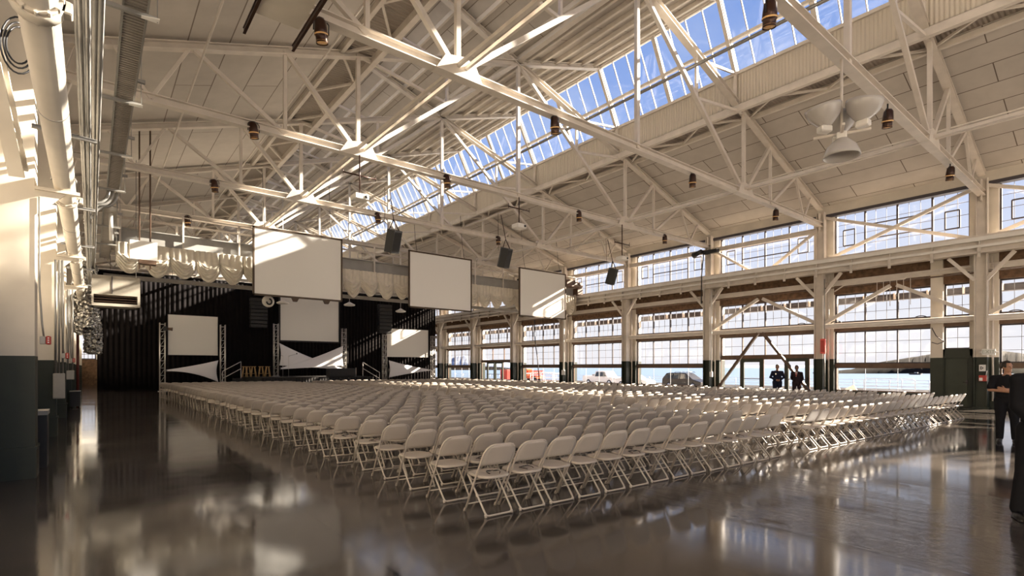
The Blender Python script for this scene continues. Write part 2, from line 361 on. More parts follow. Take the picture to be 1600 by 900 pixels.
# ---------------------------------------------------------------- right wall with its windows
pier=MB(); dado=MB(); brick=MB(); fascia=MB(); sill=MB()
for k in range(-3,11):
    y=BAY(k)
    if k==10: pier.box(28.3,28.9,y-.45,y+.4,2.06,7.0); dado.box(28.29,28.9,y-.46,y+.4,0,2.06); continue
    pier.box(28.3,28.9,y-.45,y+.45,2.06,9.1); dado.box(28.29,28.9,y-.46,y+.46,0,2.06)
brick.box(28.36,28.9,Y0,Y1,5.2,7.0)
fascia.box(28.15,28.9,Y0,Y1,9.12,10.0)
wr=struct('wall_right',brick,M['brick']); struct('pier',pier,M['cream'],wr); struct('fascia',fascia,M['cream'],wr); struct('dado',dado,M['green'],wr)
sill.box(28.36,28.9,Y0,Y1,0,.5); struct('low_sill',sill,M['green'],wr)
r1=MB(); r1.box(28.36,28.8,Y0,Y1,3.39,3.82); struct('lintel',r1,M['rust'],wr)
ct=MB(); ct.box(28.1,28.35,Y0,Y1,9.0,9.14); struct('fascia_lip',ct,M['bronze'],wr)
def window(x,y0,y1,z0,z1,nth,nv,nh,thick=M['bronze'],vents=(),tw=.07):
    fm=M['rust'] if thick is M['railgalv'] else thick
    root=newwin(); fr=MB(); th=MB(); tn=MB(); pn=MB()
    fr.box(x-.04,x+.05,y0,y1,z0,z0+.06); fr.box(x-.04,x+.05,y0,y1,z1-.06,z1); fr.box(x-.04,x+.05,y0,y0+.06,z0,z1); fr.box(x-.04,x+.05,y1-.06,y1,z0,z1)
    struct('frame',fr,fm,root)
    for i in range(1,nth): yy=y0+(y1-y0)*i/nth; th.box(x-min(.05,tw),x+min(.05,tw),yy-tw/2,yy+tw/2,z0,z1)
    if th.v: struct('mullion',th,thick,root)
    for i in range(1,nth*nv):
        if i%nv: yy=y0+(y1-y0)*i/(nth*nv); tn.box(x-.012,x+.012,yy-.008,yy+.008,z0,z1)
    for i in range(1,nh): zz=z0+(z1-z0)*i/nh; tn.box(x-.012,x+.012,y0,y1,zz-.009,zz+.009)
    if tn.v: struct('muntin',tn,M['muntin'],root)
    for (a,b,c,d) in vents:
        v=MB(); ya,yb=y0+(y1-y0)*a,y0+(y1-y0)*b; za,zb=z0+(z1-z0)*c,z0+(z1-z0)*d
        for q in (ya,yb): v.box(x-.04,x+.03,q-.025,q+.025,za,zb)
        for q in (za,zb): v.box(x-.04,x+.03,ya,yb,q-.025,q+.025)
        struct('vent_sash',v,thick,root)
    pn.box(x+.005,x+.017,y0+.02,y1-.02,z0+.02,z1-.02); struct('pane',pn,M['glass'],root)
    return root
def rail(y0,y1,z0,z1,m): b=MB(); b.box(28.44,28.62,y0,y1,z0,z1); struct('transom',b,m,wr)
XW=28.55
for k in range(-3,10):
    a,b=BAY(k)+.45,BAY(k+1)-.45
    window(XW,a,b,7.0,9.1,4,3,4,vents=((.252,.748,.34,.66),(.07,.165,.26,.62),(.835,.93,.26,.62)))
    if k==0:
        window(XW,6.26,b,3.82,5.2,3,3,3); window(XW,6.26,b,1.82,3.39,3,3,3,tw=.05); rail(6.26,b,1.66,1.83,M['rust'])
        window(XW,6.26,b,.5,1.67,3,1,1,M['railgalv'],tw=.014)
        window(XW,a-.02,5.86,3.82,5.2,1,3,3); window(XW,a-.02,5.86,2.42,3.39,1,2,2)
        p=MB(); p.box(28.22,28.9,5.85,6.27,2.06,6.9); struct('pier',p,M['cream'],wr); p=MB(); p.box(28.21,28.9,5.84,6.28,0,2.06); struct('dado',p,M['green'],wr)
    elif k in (1,5):
        window(XW,a,b,3.82,5.2,4,3,3); window(XW,a,b,2.27,3.39,4 if k==1 else 3,2,2,M['rust'],tw=.05); rail(a,b,2.13,2.28,M['rust'])
    else:
        window(XW,a,b,3.82,5.2,4,3,3); window(XW,a,b,1.82,3.39,4,2,3,tw=.05); rail(a,b,1.66,1.83,M['rust'])
        window(XW,a,b,.5,1.67,4,1,1,M['railgalv'],tw=.014)
# glazed door bays
DN=[0]
def glass_leaf(root,y0,y1,z1,m,fw=.16,handle=True):
    f=MB(); x0,x1=28.47,28.57
    f.box(x0,x1,y0,y0+fw,0,z1); f.box(x0,x1,y1-fw,y1,0,z1); f.box(x0,x1,y0+fw,y1-fw,z1-fw,z1); f.box(x0,x1,y0+fw,y1-fw,0,.24)
    struct('door_frame',f,m,root)
    p=MB(); p.box(28.51,28.525,y0+fw-.01,y1-fw+.01,.23,z1-fw+.01); struct('pane',p,M['glass'],root)
    if handle: h=MB(); h.bar((28.44,y0+fw*.4,1.02),(28.44,y1-fw*.4,1.02),.05,.04); h.box(28.43,28.48,y0+.04,y0+.09,.92,1.15); struct('push_bar',h,M['bronze'],root)
def newdoor():
    DN[0]+=1; o=thing('door_%d'%DN[0],None,None); o['kind']='structure'; return o
def sidelight(y0,y1,z0,z1,x=28.52):
    r=newwin(); f=MB()
    for q in (y0,y1): f.box(x-.03,x+.03,q-.02,q+.02,z0,z1)
    f.box(x-.03,x+.03,y0,y1,z0,z0+.05); f.box(x-.03,x+.03,y0,y1,z1-.05,z1); struct('frame',f,M['rust'],r)
    p=MB(); p.box(x,x+.012,y0,y1,z0,z1); struct('pane',p,M['glass'],r)
d=newdoor(); glass_leaf(d,13.62,14.88,2.13,M['doorgreen'],.19)
d=newdoor(); glass_leaf(d,11.30,12.46,2.13,M['doorgreen'],.17)
sidelight(14.9,16.06,0.02,2.13); sidelight(12.48,13.6,0.02,2.13); sidelight(11.0,11.28,.02,2.13)
d=newdoor(); glass_leaf(d,37.95,39.1,2.13,M['doorgreen'],.14); d=newdoor(); glass_leaf(d,36.75,37.9,2.13,M['doorgreen'],.14)
sidelight(39.15,BAY(6)-.47,.02,2.13); sidelight(BAY(5)+.47,36.7,.02,2.13)
# solid green door beside the first column
d=newdoor(); s=MB(); s.box(28.34,28.44,4.98,5.80,0,2.06); s.box(28.32,28.35,5.06,5.72,.2,.95); s.box(28.32,28.35,5.06,5.72,1.1,1.95); struct('door_leaf',s,M['doorgreen'],d)
s=MB(); s.box(28.26,28.46,4.9,4.98,0,2.42); s.box(28.26,28.46,5.8,5.88,0,2.42); s.box(28.26,28.46,4.9,5.88,2.08,2.42); s.box(28.2,28.28,4.92,5.84,2.04,2.12); struct('door_frame',s,M['green'],d)
s=MB(); s.box(28.28,28.33,5.05,5.12,.95,1.12); s.tube([(28.27,5.08,1.02),(28.27,5.2,1.02)],.015); struct('handle',s,M['bronze'],d)

# ---------------------------------------------------------------- columns along the window wall
def column_name(k): return ORD[k+1] if k>=0 else 'zeroth'
for k in range(-2,10):
    y=BAY(k)
    c=thing('steel_column','cream riveted steel column of the window wall, %s one counted from the camera'%(ORD[k] if k>=0 else ['second behind','first behind'][k+2]) if k>=0 else 'cream riveted steel column of the window wall, %s the right edge of the photo'%(['far beyond','just beyond'][k+2]),'column',(27.85,y,0),'steel columns of the window wall')
    s=MB(); s.ibar((27.85,y,2.06),(27.85,y,6.18),.40,.40,.03,(0,1,0))
    sh=s.build('shaft',M['steel'],c); s=MB()
    for zz in [2.3+.28*i for i in range(14)]:
        for q in (-.13,.13): s.lathe([(.02,0),(.014,.014),(0,.018)],(27.85+q,y-.2,zz),6,(0,-1,0))
    s.build('rivet_rows',M['steel'],sh)
    s=MB(); s.ibar((27.85,y,0),(27.85,y,2.06),.405,.405,.032,(0,1,0)); s.box(27.58,28.1,y-.26,y+.26,0,.05); s.build('painted_base',M['green'],c)
    s=MB(); s.ibar((28.02,y,6.8),(28.02,y,9.25),.30,.36,.028,(0,1,0)); s.box(27.75,28.2,y-.02,y+.02,8.35,9.2); s.build('upper_shaft',M['steel'],c)
    for q in (-1,1):
        s=MB(); s.bar((27.72,y+q*.18,5.15),(27.66,y+q*1.0,6.14),.11,.13); s.build('knee_brace',M['steel'],c)
    s=MB(); s.box(28.06,28.3,y+.12,y+.16,2.0,6.1); s.box(28.06,28.3,y-.16,y-.12,2.0,6.1); s.tube([(28.1,y-.3,.3),(28.1,y-.3,6.1)],.035); s.build('wall_tie',M['steel'],c)
# crane runway girder, pipe, struts and braces
g=thing('crane_girder','long cream riveted crane girder running above the lower windows','girder',(27.6,0,6.2))
s=MB(); s.ibar((27.6,Y0,6.49),(27.6,Y1,6.49),.46,.62,.035); s.build('girder_web',M['steel'],g)
s=MB(); s.box(27.40,27.46,Y0,Y1,6.40,6.50); s.box(27.36,27.42,Y0,Y1,6.66,6.82); s.build('edge_angle',M['white'],g)
y=BAY(-2)
while y<Y1: s=MB(); s.box(27.42,27.56,y-.02,y+.02,6.2,6.72); s.box(27.37,27.43,y-.05,y+.05,6.02,6.42); s.build('stiffener',M['steel'],g); y+=1.495
s=MB(); s.box(27.56,27.64,Y0,Y1,6.8,6.93); s.build('crane_rail',M['steel'],g)
s=MB(); s.box(27.62,28.36,Y0,Y1,6.72,6.80); s.build('walkway_plate',M['steel'],g)
g=thing('header_beam','cream channel beam running under the crane girder in front of the brickwork','beam',(28.1,0,5.8))
s=MB(); s.ibar((28.14,Y0,5.72),(28.14,Y1,5.72),.16,.24,.03); s.build('channel',M['steel'],g)
s=MB(); s.tube([(27.98,Y0,5.5),(27.98,Y1,5.5)],.03); s.build('conduit',M['rust'],g)
g=thing('large_pipe','cream pipe running along the window wall at mid height past every column','pipe',(28.05,0,3.64))
s=MB(); s.tube([(27.98,Y0,3.64),(27.98,Y1,3.64)],.125,14); s.build('pipe',M['steel'],g)
for k in range(-1,10): s=MB(); s.tube([(27.98,BAY(k)-.06,3.64),(27.98,BAY(k)+.06,3.64)],.15,14); s.build('coupling',M['steel'],g)
for i,(yy,zz) in enumerate([(BAY(0)+5.3,3.78),(BAY(0)+2.0,3.78),(BAY(1)+.9,3.78),(BAY(-1)+5.0,3.78)]):
    s=MB(); s.tube([(27.98,yy+.22*math.cos(q),zz+.10*math.sin(q)) for q in [PI*j/8 for j in range(9)]],.022,6)
    tag(s.build('cable_loop',M['bronze']),['small dark loop of cable lying on the mid-height pipe near the second column','small dark loop of cable lying on the mid-height pipe near the green door','small dark loop of cable on the pipe above the two guards','small dark loop of cable on the pipe above the man with folded arms'][i],'cable')
def brace(name,label,pts,w=.13):
    o=thing(name,label,'brace',pts[0][0])
    for a,b in pts:
        s=MB(); s.bar(a,b,w,w); s.build('strut',M['steel'],o)
    return o
xb=27.98
for k in (-1,0,1):
    m=(BAY(k)+BAY(k+1))/2; w_=['beside the exit sign','between the first and second columns','over the glazed doors'][k+1]
    brace('inverted_v_brace','cream inverted V brace across the upper lower-wall windows '+w_,[((xb,BAY(k)+.2,3.82),(xb,m-.12,5.32)),((xb,BAY(k+1)-.2,3.82),(xb,m+.12,5.32))],.15)
for k in (-1,0):
    a,b=BAY(k)+.1,BAY(k+1)-.1
    brace('cross_brace','cream X brace across the clerestory windows '+['at the right edge of the photo','between the first and second columns'][k+1],[((28.05,a,9.0),(28.05,b,6.85)),((28.12,b,9.0),(28.12,a,6.85))],.13)
m=(BAY(1)+BAY(2))/2
brace('v_brace','cream V brace across the clerestory windows above the glazed doors',[((28.05,BAY(1)+.1,8.5),(28.05,m-.1,6.6)),((28.05,BAY(2)-.1,8.5),(28.05,m+.1,6.6))],.12)
o=thing('inverted_v_brace','brown inverted V brace standing in front of the glazed doors and the guards','brace',(xb,m,0))
for q in (-1,1):
    s=MB(); s.bar((xb,m+q*2.75,.05),(xb,m+q*.12,3.5),.15,.13); s.build('strut',M['rust'],o)
for k in range(1,9):
    s=MB(); s.ibar((28.05,BAY(k)+.15,8.42),(28.05,BAY(k+1)-.15,8.42),.16,.24,.03)
    tag(s.build('horizontal_strut',M['steel']),'cream horizontal strut across the clerestory, joining the %s and %s columns'%(ORD[k],ORD[k+1]),'strut','clerestory struts')

# ---------------------------------------------------------------- roof trusses
BZ=8.65
def make_truss():
    t=thing('roof_truss','','truss',(0,0,0))
    S=M['steel']
    def part(nm,a,b,w,h,i=False):
        s=MB(); A=(a[0],0,a[1]); B=(b[0],0,b[1])
        (s.ibar if i else s.bar)(A,B,w,h); return s.build(nm,S,t,world=False)
    part('bottom_chord',(-.6,BZ),(28.0,BZ),.24,.22,True)
    part('top_chord',(-.6,zt(-.6)),(18.45,14.08+.325*4.85),.24,.20,True); part('top_chord',(8.75,14.08+.325*4.85),(27.9,zt(27.9)),.24,.20,True)
    part('king_post',(13.6,BZ),(13.6,14.0),.13,.13)
    for s_ in (0,1):
        X=lambda x: x if s_==0 else 27.2-x
        part('post',(X(6.8),BZ),(X(6.8),zt(6.8)),.12,.12); part('post',(X(4.53),BZ),(X(4.53),zt(4.53)),.10,.10)
        part('post',(X(10.2),11.36),(X(10.2),zt(10.2)),.09,.09)
        part('diagonal',(X(6.8),BZ),(X(13.5),14.0),.13,.13); part('diagonal',(X(6.8),BZ),(X(4.53),zt(4.53)),.13,.13)
        part('diagonal',(X(10.2),11.36),(X(6.8),zt(6.8)),.09,.09); part('diagonal',(X(4.53),BZ),(X(2.1),zt(2.1)),.11,.11)
        part('diagonal',(X(2.1),zt(2.1)),(X(1.2),BZ),.08,.08); part('diagonal',(X(1.2),BZ),(X(.4),zt(.4)),.08,.08)
        g_=MB(); g_.prism([(X(6.15),BZ-.12),(X(7.45),BZ-.12),(X(7.25),BZ+.26),(X(6.95),BZ+.38),(X(6.4),BZ+.28)],1,-.13,.13); g_.build('gusset_plate',S,t,world=False)
        part('monitor_post',(X(7.5),zt(7.5)),(X(7.42),13.3),.10,.10); part('monitor_rafter',(X(7.42),13.15),(X(8.76),15.7),.14,.14)
        part('monitor_strut',(X(7.5),13.2),(X(9.6),zt(9.6)+.1),.08,.08)
    return t
T0=make_truss()
for k in range(-2,10):
    o=T0 if k==-2 else copy_tree(T0)
    o.location=(0,BAY(k),0)
    o['label']=('cream steel roof truss spanning the hall, %s one counted from the camera'%ORD[k]) if k>=0 else ('cream steel roof truss overhead %s'%['two bays behind the camera','just behind the camera'][k+2])
    o['group']='roof trusses'
# long members tying the trusses
def rod(name,label,cat,p,r,m,**k):
    s=MB(); s.tube(p,r,8); return tag(s.build(name,m),label,cat,**k)
for x,l in ((6.85,'left'),(20.35,'right')):
    o=thing('truss_tie','cream angle tie running down the hall through the %s lower joints of the trusses'%l,'tie',(x,0,BZ))
    for dx in (-.11,.11):
        s=MB(); s.bar((x+dx,Y0,BZ+.12),(x+dx,Y1,BZ+.12),.07,.09); s.build('angle',M['steel'],o)
rod('sprinkler_pipe','thin grey pipe running along the hall across the skylight','pipe',[(16.9,Y0,12.5),(16.9,Y1,12.5)],.06,M['galv'])
rod('sprinkler_pipe','thin cream sprinkler pipe along the left roof slope, lower one','pipe',[(2.3,Y0,9.9),(2.3,Y1,9.9)],.03,M['steel'])
rod('sprinkler_pipe','thin cream sprinkler pipe along the left roof slope, upper one','pipe',[(5.4,Y0,10.9),(5.4,Y1,10.9)],.03,M['steel'])
rod('sprinkler_pipe','thin cream sprinkler pipe along the right roof slope','pipe',[(24.2,Y0,10.3),(24.2,Y1,10.3)],.03,M['steel'])

# ---------------------------------------------------------------- left wall
up=MB(); up.box(-1.8,-1.3,8.2,Y1,1.82,9.6); up.box(-6,-5.7,Y0,8.2,0,9.6); up.box(-6,-1.3,8.2,8.5,0,9.6)
wl=struct('wall_left',up,M['cream'])
lo=MB(); lo.box(-1.8,-1.295,8.5,Y1,0,1.82); struct('dado',lo,M['green'],wl)
for k in range(1,10):
    y=BAY(k); s=MB(); s.box(-1.35,-.66,y,y+.5,1.82,9.3); struct('pier',s,M['cream'],wl)
    s=MB(); s.box(-1.35,-.655,y-.006,y+.5,0,1.82); struct('pier_dado',s,M['green'],wl)
    s=MB(); s.box(-1.35,-.63,y-.03,y+.5,.43,.47); s.box(-1.35,-.64,y-.02,y+.5,0,.43); struct('pier_plinth',s,M['green'],wl)
    s=MB(); s.ibar((-.55,y+.1,8.3),(-.2,y+.1,9.55),.2,.2); struct('pier_cap',s,M['steel'],wl)
eb=MB(); eb.box(-6,29,Y0,Y1,9.55,9.6) if False else None
s=MB(); s.box(-1.3,-.7,8.5,Y1,8.9,9.5); struct('wall_plate',s,M['cream'],wl)
# end wall far behind the stage
bw=MB(); bw.prism([(.35,2.4),(28.9,2.4),(28.9,9.2),(19.9,12.2),(18.5,16.1),(13.6,14.4),(8.7,16.1),(7.3,12.2),(.35,9.9)],1,Y1,Y1+.3)
bw.prism([(-1.8,4.9),(.35,4.9),(.35,9.9),(-1.8,9.3)],1,Y1,Y1+.3); bw.box(-1.8,-1.15,Y1,Y1+.3,2.4,4.9)
wb=struct('wall_back',bw,M['white']); s=MB(); s.box(-1.8,28.9,Y1,Y1+.3,0,2.4); struct('brick_base',s,M['brick'],wb)
r=newwin(); f=MB(); tn=MB(); p=MB(); f.box(-1.15,.35,Y1+.1,Y1+.2,2.4,2.5); f.box(-1.15,.35,Y1+.1,Y1+.2,4.8,4.9); f.box(-1.15,-1.05,Y1+.1,Y1+.2,2.4,4.9); f.box(.25,.35,Y1+.1,Y1+.2,2.4,4.9)
for i in range(1,5): tn.box(-1.15+.3*i-.02,-1.15+.3*i+.02,Y1+.12,Y1+.16,2.4,4.9)
for i in range(1,5): tn.box(-1.15,.35,Y1+.12,Y1+.16,2.4+.5*i-.02,2.4+.5*i+.02)
p.box(-1.12,.32,Y1+.13,Y1+.145,2.42,4.88)
for nm,mb,mt in (('frame',f,M['bronze']),('muntin',tn,M['muntin']),('pane',p,M['glass'])): struct(nm,mb,mt,r)
# ================================================================ CHAIRS
def chair_parts():
    seat=MB(); n=20; ring=[]
    def out(r,z,dz=0):
        pts=[]
        for j in range(n):
            q=2*PI*j/n; c,s=math.cos(q),math.sin(q)
            x=.205*r*math.copysign(abs(c)**.55,c); y=.02+.205*r*math.copysign(abs(s)**.6,s)
            pts.append((x*(1+.12*(y)),y,z+.03*y+dz))
        return pts
    rings=[out(.97,.420),out(1.0,.430),out(.985,.446),out(.9,.450),out(.5,.440)]
    vs=[p for r in rings for p in r]; fs=[tuple(reversed(range(n))),tuple(range(4*n,5*n))]
    for i in range(4):
        for j in range(n): k=(j+1)%n; fs.append((i*n+j,i*n+k,i*n+n+k,i*n+n+j))
    seat.add(vs,fs,True)
    # line of the leaning back tube: (y,z) from the front foot to the top of the back
    def L(z): return .20-(z/.80)*.44
    back=MB()
    def bp(u,v,off):
        z=.560+v*.234; t=max(0,min(1,(z-.655)/.145)); x=(2*u-1)*(.108+.104*math.sqrt(max(0,1-t*t))); y=L(z)+off-.016*(1-(2*u-1)**2)*(1-.6*v)
        return (x,y,z)
    nu,nv=8,7; f=[bp(i/nu,j/nv,-.010) for j in range(nv+1) for i in range(nu+1)]; b=[bp(i/nu,j/nv,.010) for j in range(nv+1) for i in range(nu+1)]
    w=nu+1; fs=[]; o=len(f)
    for j in range(nv):
        for i in range(nu):
            a=j*w+i; fs.append((a,a+1,a+w+1,a+w)); fs.append((o+a,o+a+w,o+a+w+1,o+a+1))
    for i in range(nu): fs.append((i,o+i,o+i+1,i+1)); a=nv*w+i; fs.append((a,a+1,o+a+1,o+a))
    for j in range(nv): a=j*w; fs.append((a,a+w,o+a+w,o+a)); a=j*w+nu; fs.append((a,o+a,o+a+w,a+w))
    back.add(f+b,fs,True)
    fr=MB(); X=.215
    arch=[(-X,L(0.015),.0),(-X,L(.42),.42),(-X,L(.66),.66),(-X+.006,L(.71),.71),(-X+.028,L(.757),.757),(-X+.065,L(.788),.788),(-X+.115,L(.80),.80),(X-.115,L(.80),.80),(X-.065,L(.788),.788),(X-.028,L(.757),.757),(X-.006,L(.71),.71),(X,L(.66),.66),(X,L(.42),.42),(X,L(.015),.0)]
    fr.tube(arch,.0125,6); fr.tube([(-X,L(.09),.09),(X,L(.09),.09)],.008,6)
    for q in (-1,1): fr.tube([(q*X,L(.0),.0),(q*X,L(.03),.035)],.0165,6)
    lg=MB(); R=.19
    lg.tube([(-R,.17,.425),(-R,.14,.40),(-R+.01,-.165,.05),(-R+.02,-.185,.025),(-R+.05,-.19,.018),(R-.05,-.19,.018),(R-.02,-.185,.025),(R-.01,-.165,.05),(R,.14,.40),(R,.17,.425)],.0115,6)
    for q in (-1,1): lg.tube([(q*(R-.012),-.18,.0),(q*(R-.010),-.172,.035)],.016,6)
    lg.tube([(-R,.155,.415),(R,.155,.415)],.009,6)
    return seat,back,fr,lg
SE,BA,FR,LG=chair_parts()
def make_chair():
    t=thing('folding_chair','','chair',(0,0,0))
    SE.build('seat',M['chair'],t,world=False); BA.build('backrest',M['chair'],t,world=False)
    FR.build('back_frame',M['chairframe'],t,world=False); LG.build('leg_frame',M['chairframe'],t,world=False)
    return t
ROWS=37; PITCH=.83
spots=[]
for r in range(ROWS):
    yb=4.83+PITCH*r
    for blk,(x0,n) in enumerate(((3.55,14),(11.25,23))):
        ro=random.uniform(-.05,.05) if r else 0; acc=0; sp_=random.uniform(.470,.484)
        for c in range(n):
            acc+=(sp_+random.uniform(-.004,.018) if r and c else (.478 if c else 0))
            x=ro+acc+x0-.012*(yb-4.8)*(1 if blk==0 else .0)
            y=yb-.035*(x-3.5)+random.uniform(-.012,.012)
            if blk==1 and y>36 : continue
            spots.append((x*SN+y*CS,blk,r,c,x,y,random.uniform(-.02,.02)-.03))
spots.sort()
proto=make_chair()
NEAR=300
for i,(d,blk,r,c,x,y,a) in enumerate(spots[:NEAR]):
    o=proto if i==0 else copy_tree(proto)
    o.location=(x,y,0); o.rotation_euler=(0,0,a)
    o['label']='white folding chair %s from %s in the %s row from the back, %s block'%(ORD[c],('the left','the aisle')[blk],ORD[r],('left','right')[blk])
    o['group']='folding chairs in rows facing the stage'
base=[]
tot=MB()
for m_ in (SE,BA,FR,LG): tot._join(m_)
import array
bv=[Vector(v) for v in tot.v]; V=[]; Fc=[]; S_=[]
for (d,blk,r,c,x,y,a) in spots[NEAR:]:
    ca,sa=math.cos(a),math.sin(a); b=len(V)
    V+=[(x+ca*v.x-sa*v.y,y+sa*v.x+ca*v.y,v.z) for v in bv]; Fc+=[tuple(i+b for i in f) for f in tot.f]; S_+=tot.sm
far=MB(); far.v=V; far.f=Fc; far.sm=S_
tag(far.build('folding_chair_mass',M['chair']),'remaining white folding chairs filling the rows from the middle of the hall to the stage','chairs','folding chairs in rows facing the stage','stuff')
# dark sunglasses left on some of the nearest seats
def make_glasses():
    t=thing('sunglasses','','sunglasses',(0,0,0))
    s=MB()
    for q in (-1,1): s.lathe([(.0,0),(.024,.001),(.027,.004),(.024,.007),(0,.008)],(q*.033,0,.010),10,(0,.35,1))
    s.build('lenses',M['black'],t,world=False)
    s=MB(); s.tube([(-.012,.0,.014),(0,.004,.017),(.012,0,.014)],.004,6)
    for q in (-1,1): s.tube([(q*.06,0,.014),(q*.062,-.05,.010),(q*.045,-.085,.004)],.0035,6)
    s.build('frame',M['copper'],t,world=False); return t
g0=None; cnt=0
for i,(d,blk,r,c,x,y,a) in enumerate(spots[:90]):
    if blk==0 and (c*7+r*3)%5 in (0,2) and cnt<26:
        o=make_glasses() if g0 is None else copy_tree(g0); g0=g0 or o; cnt+=1
        o.location=(x+random.uniform(-.03,.06),y-.0+random.uniform(-.03,.03),.4465); o.rotation_euler=(0,0,random.uniform(-.7,.7)); o.scale=(1.25,1.25,1.25)
        o['label']='dark sunglasses lying on the %s seat from the left, %s row from the back'%(ORD[c],ORD[r]); o['group']='sunglasses on the seats'

# ================================================================ SCREENS, BRIDGE CRANE, STAGE
def screen(name,label,x0,x1,y,z0,z1,bw,frame,pods=False,y1=None):
    y1=y if y1 is None else y1
    o=thing(name,label,'screen',((x0+x1)/2,y,z0))
    a=math.atan2(y1-y,x1-x0); Mx=Matrix.Translation(((x0+x1)/2,(y+y1)/2,0))@Matrix.Rotation(a,4,'Z'); w=math.hypot(x1-x0,y1-y)/2
    s=MB(); s.box(-w+bw*.5,w-bw*.5,-.02,.02,z0+bw*.5,z1-bw*.5); s.xf(Mx).build('screen_cloth',M['screen'],o)
    s=MB(); s.box(-w,w,-.045,.045,z0,z0+bw); s.box(-w,w,-.045,.045,z1-bw,z1); s.box(-w,-w+bw,-.045,.045,z0,z1); s.box(w-bw,w,-.045,.045,z0,z1); s.xf(Mx).build('screen_frame',frame,o)
    if pods:
        for q in (-.1,.62): s=MB(); s.prism([(q*w-.16,z0),(q*w+.16,z0),(q*w+.08,z0-.16),(q*w-.08,z0-.16)],1,-.06,.06); s.xf(Mx).build('clamp',M['brownframe'],o)
    return o
for i,(a,b) in enumerate(((5.5,9.5),(13.07,17.1),(20.66,24.7))):
    o=screen('projection_screen','white projection screen hanging high over the chairs, %s of the three in the row'%['left one','middle one','right one'][i],a,b,25,4.83,7.87,.075,M['brownframe'],pods=(i==0))
    for q in (a+.5,b-.5):
        s=MB(); s.tube([(q,25,7.85),(q,25.2,8.6),(q,25.4,10.4)],.012,5); s.build('suspension_cable',M['black'],o)
# bridge crane with its railing, carrying the swagged valance
YB=26.6
o=thing('bridge_crane','long overhead bridge crane spanning the hall behind the hanging screens, with a handrail','crane',(14,YB,6.75))
for yy,nm in ((YB,'front_girder'),(YB+2.0,'rear_girder')):
    s=MB(); s.ibar((.5,yy,7.02),(27.3,yy,7.02),.34,.62,.04); s.box(.5,27.3,yy-.02,yy+.02,6.75,7.3); s.build(nm,M['grey'] if yy==YB else M['steel'],o)
s=MB(); s.box(.6,27.2,YB+.15,YB+1.9,6.84,6.90)
s.build('walkway',M['steel'],o)
s=MB(); s.box(.4,27.2,YB+2.3,YB+2.5,5.58,5.76); s.box(.5,27.2,YB+2.1,YB+2.2,7.3,7.6); s.build('lower_rail',M['grey'],o)
for i in range(13):
    s=MB(); x=.9+2.18*i; s.box(x-.035,x+.035,YB-.2,YB-.13,6.75,8.12); s.build('railing_post',M['steel'],o)
for z in (8.1,7.72): s=MB(); s.tube([(.7,YB-.16,z),(27.2,YB-.16,z)],.028,6); s.build('handrail',M['steel'],o)
for i in range(13):
    s=MB(); x=.9+2.18*i; s.box(x-.035,x+.035,YB+2.05,YB+2.12,7.2,8.3); s.build('railing_post',M['steel'],o)
s=MB(); s.tube([(.7,YB+2.08,8.28),(27.2,YB+2.08,8.28)],.028,6); s.build('handrail',M['steel'],o)
for x in (27.25,.55):
    s=MB(); s.box(x-.25,x+.25,YB-.5,YB+2.6,6.86,7.3); 
    for yy in (YB-.2,YB+2.3): s.lathe([(.0,-.08),(.22,-.08),(.22,.08),(0,.08)],(x,yy,7.05),16,(1,0,0))
    s.build('end_truck',M['rust'] if x>20 else M['grey'],o)
s=MB(); s.cbox((26.2,YB-.4,7.55),.9,.5,.5,0,.05); s.lathe([(.22,-.45),(.22,.45)],(26.9,YB-.45,7.5),14,(1,0,0)); s.build('drive_motor',M['rust'],o)
for i in range(9): s=MB(); x=2+2.9*i; s.cbox((x,YB+1.0,7.06),.5,.35,.3,0,.04); s.tube([(x-.6,YB+.9,6.95),(x+.8,YB+.9,6.95)],.05,6); s.build('equipment_box',M['white'] if i%2 else M['grey'],o)
def valance(x0,x1,y,lobe):
    n=round((x1-x0)/lobe); s=MB(); rnd=random.Random(3); dep=[rnd.uniform(-.10,.16) for _ in range(n+2)]
    def fn(u,v):
        xx=u*n; i=min(int(xx),n-1); f=xx-i; x=x0+(x1-x0)*u
        c=math.sin(PI*f); pleat=(1-c)**2
        Lg=.80+.50*c**.75+dep[i]*c
        z=6.72-Lg*v
        fold=0
        if v>.42:
            t=(v-.42)/.58; wv=t*5.0-1.5*c+.25*math.sin(9*u*n); fold=.075*math.sin(2*PI*wv)*min(1,t*4)*c**.5*(1-.3*t)+ .17*math.sin(PI*min(1,t*1.02))*c**.6
        yy=y-fold-.035*math.sin(2*PI*f*4)*(1-v*.6)+.12*(1-c)**5
        return (x,yy,z)
    s.grid(fn,n*18,56); return s
v=valance(.75,26.9,YB-.32,.94); vo=v.build('swag_valance',M['valance']); solid(vo,.012)
tag(vo,'long cream curtain valance gathered in swags along the bridge crane','valance')
v=MB()
def endswag(u,v_):
    c=math.sin(PI*u); L_=1.0+.35*c; t=max(0,(v_-.35)/.65); return (27.05+.22*math.sin(PI*t)*c+.04*math.sin(20*t)*c, YB-.3+1.1*u, 6.75-L_*v_)
v.grid(endswag,16,30); vo=v.build('swag_valance',M['valance']); solid(vo,.012); tag(vo,'short return of the cream swag valance at the window end of the crane','valance')

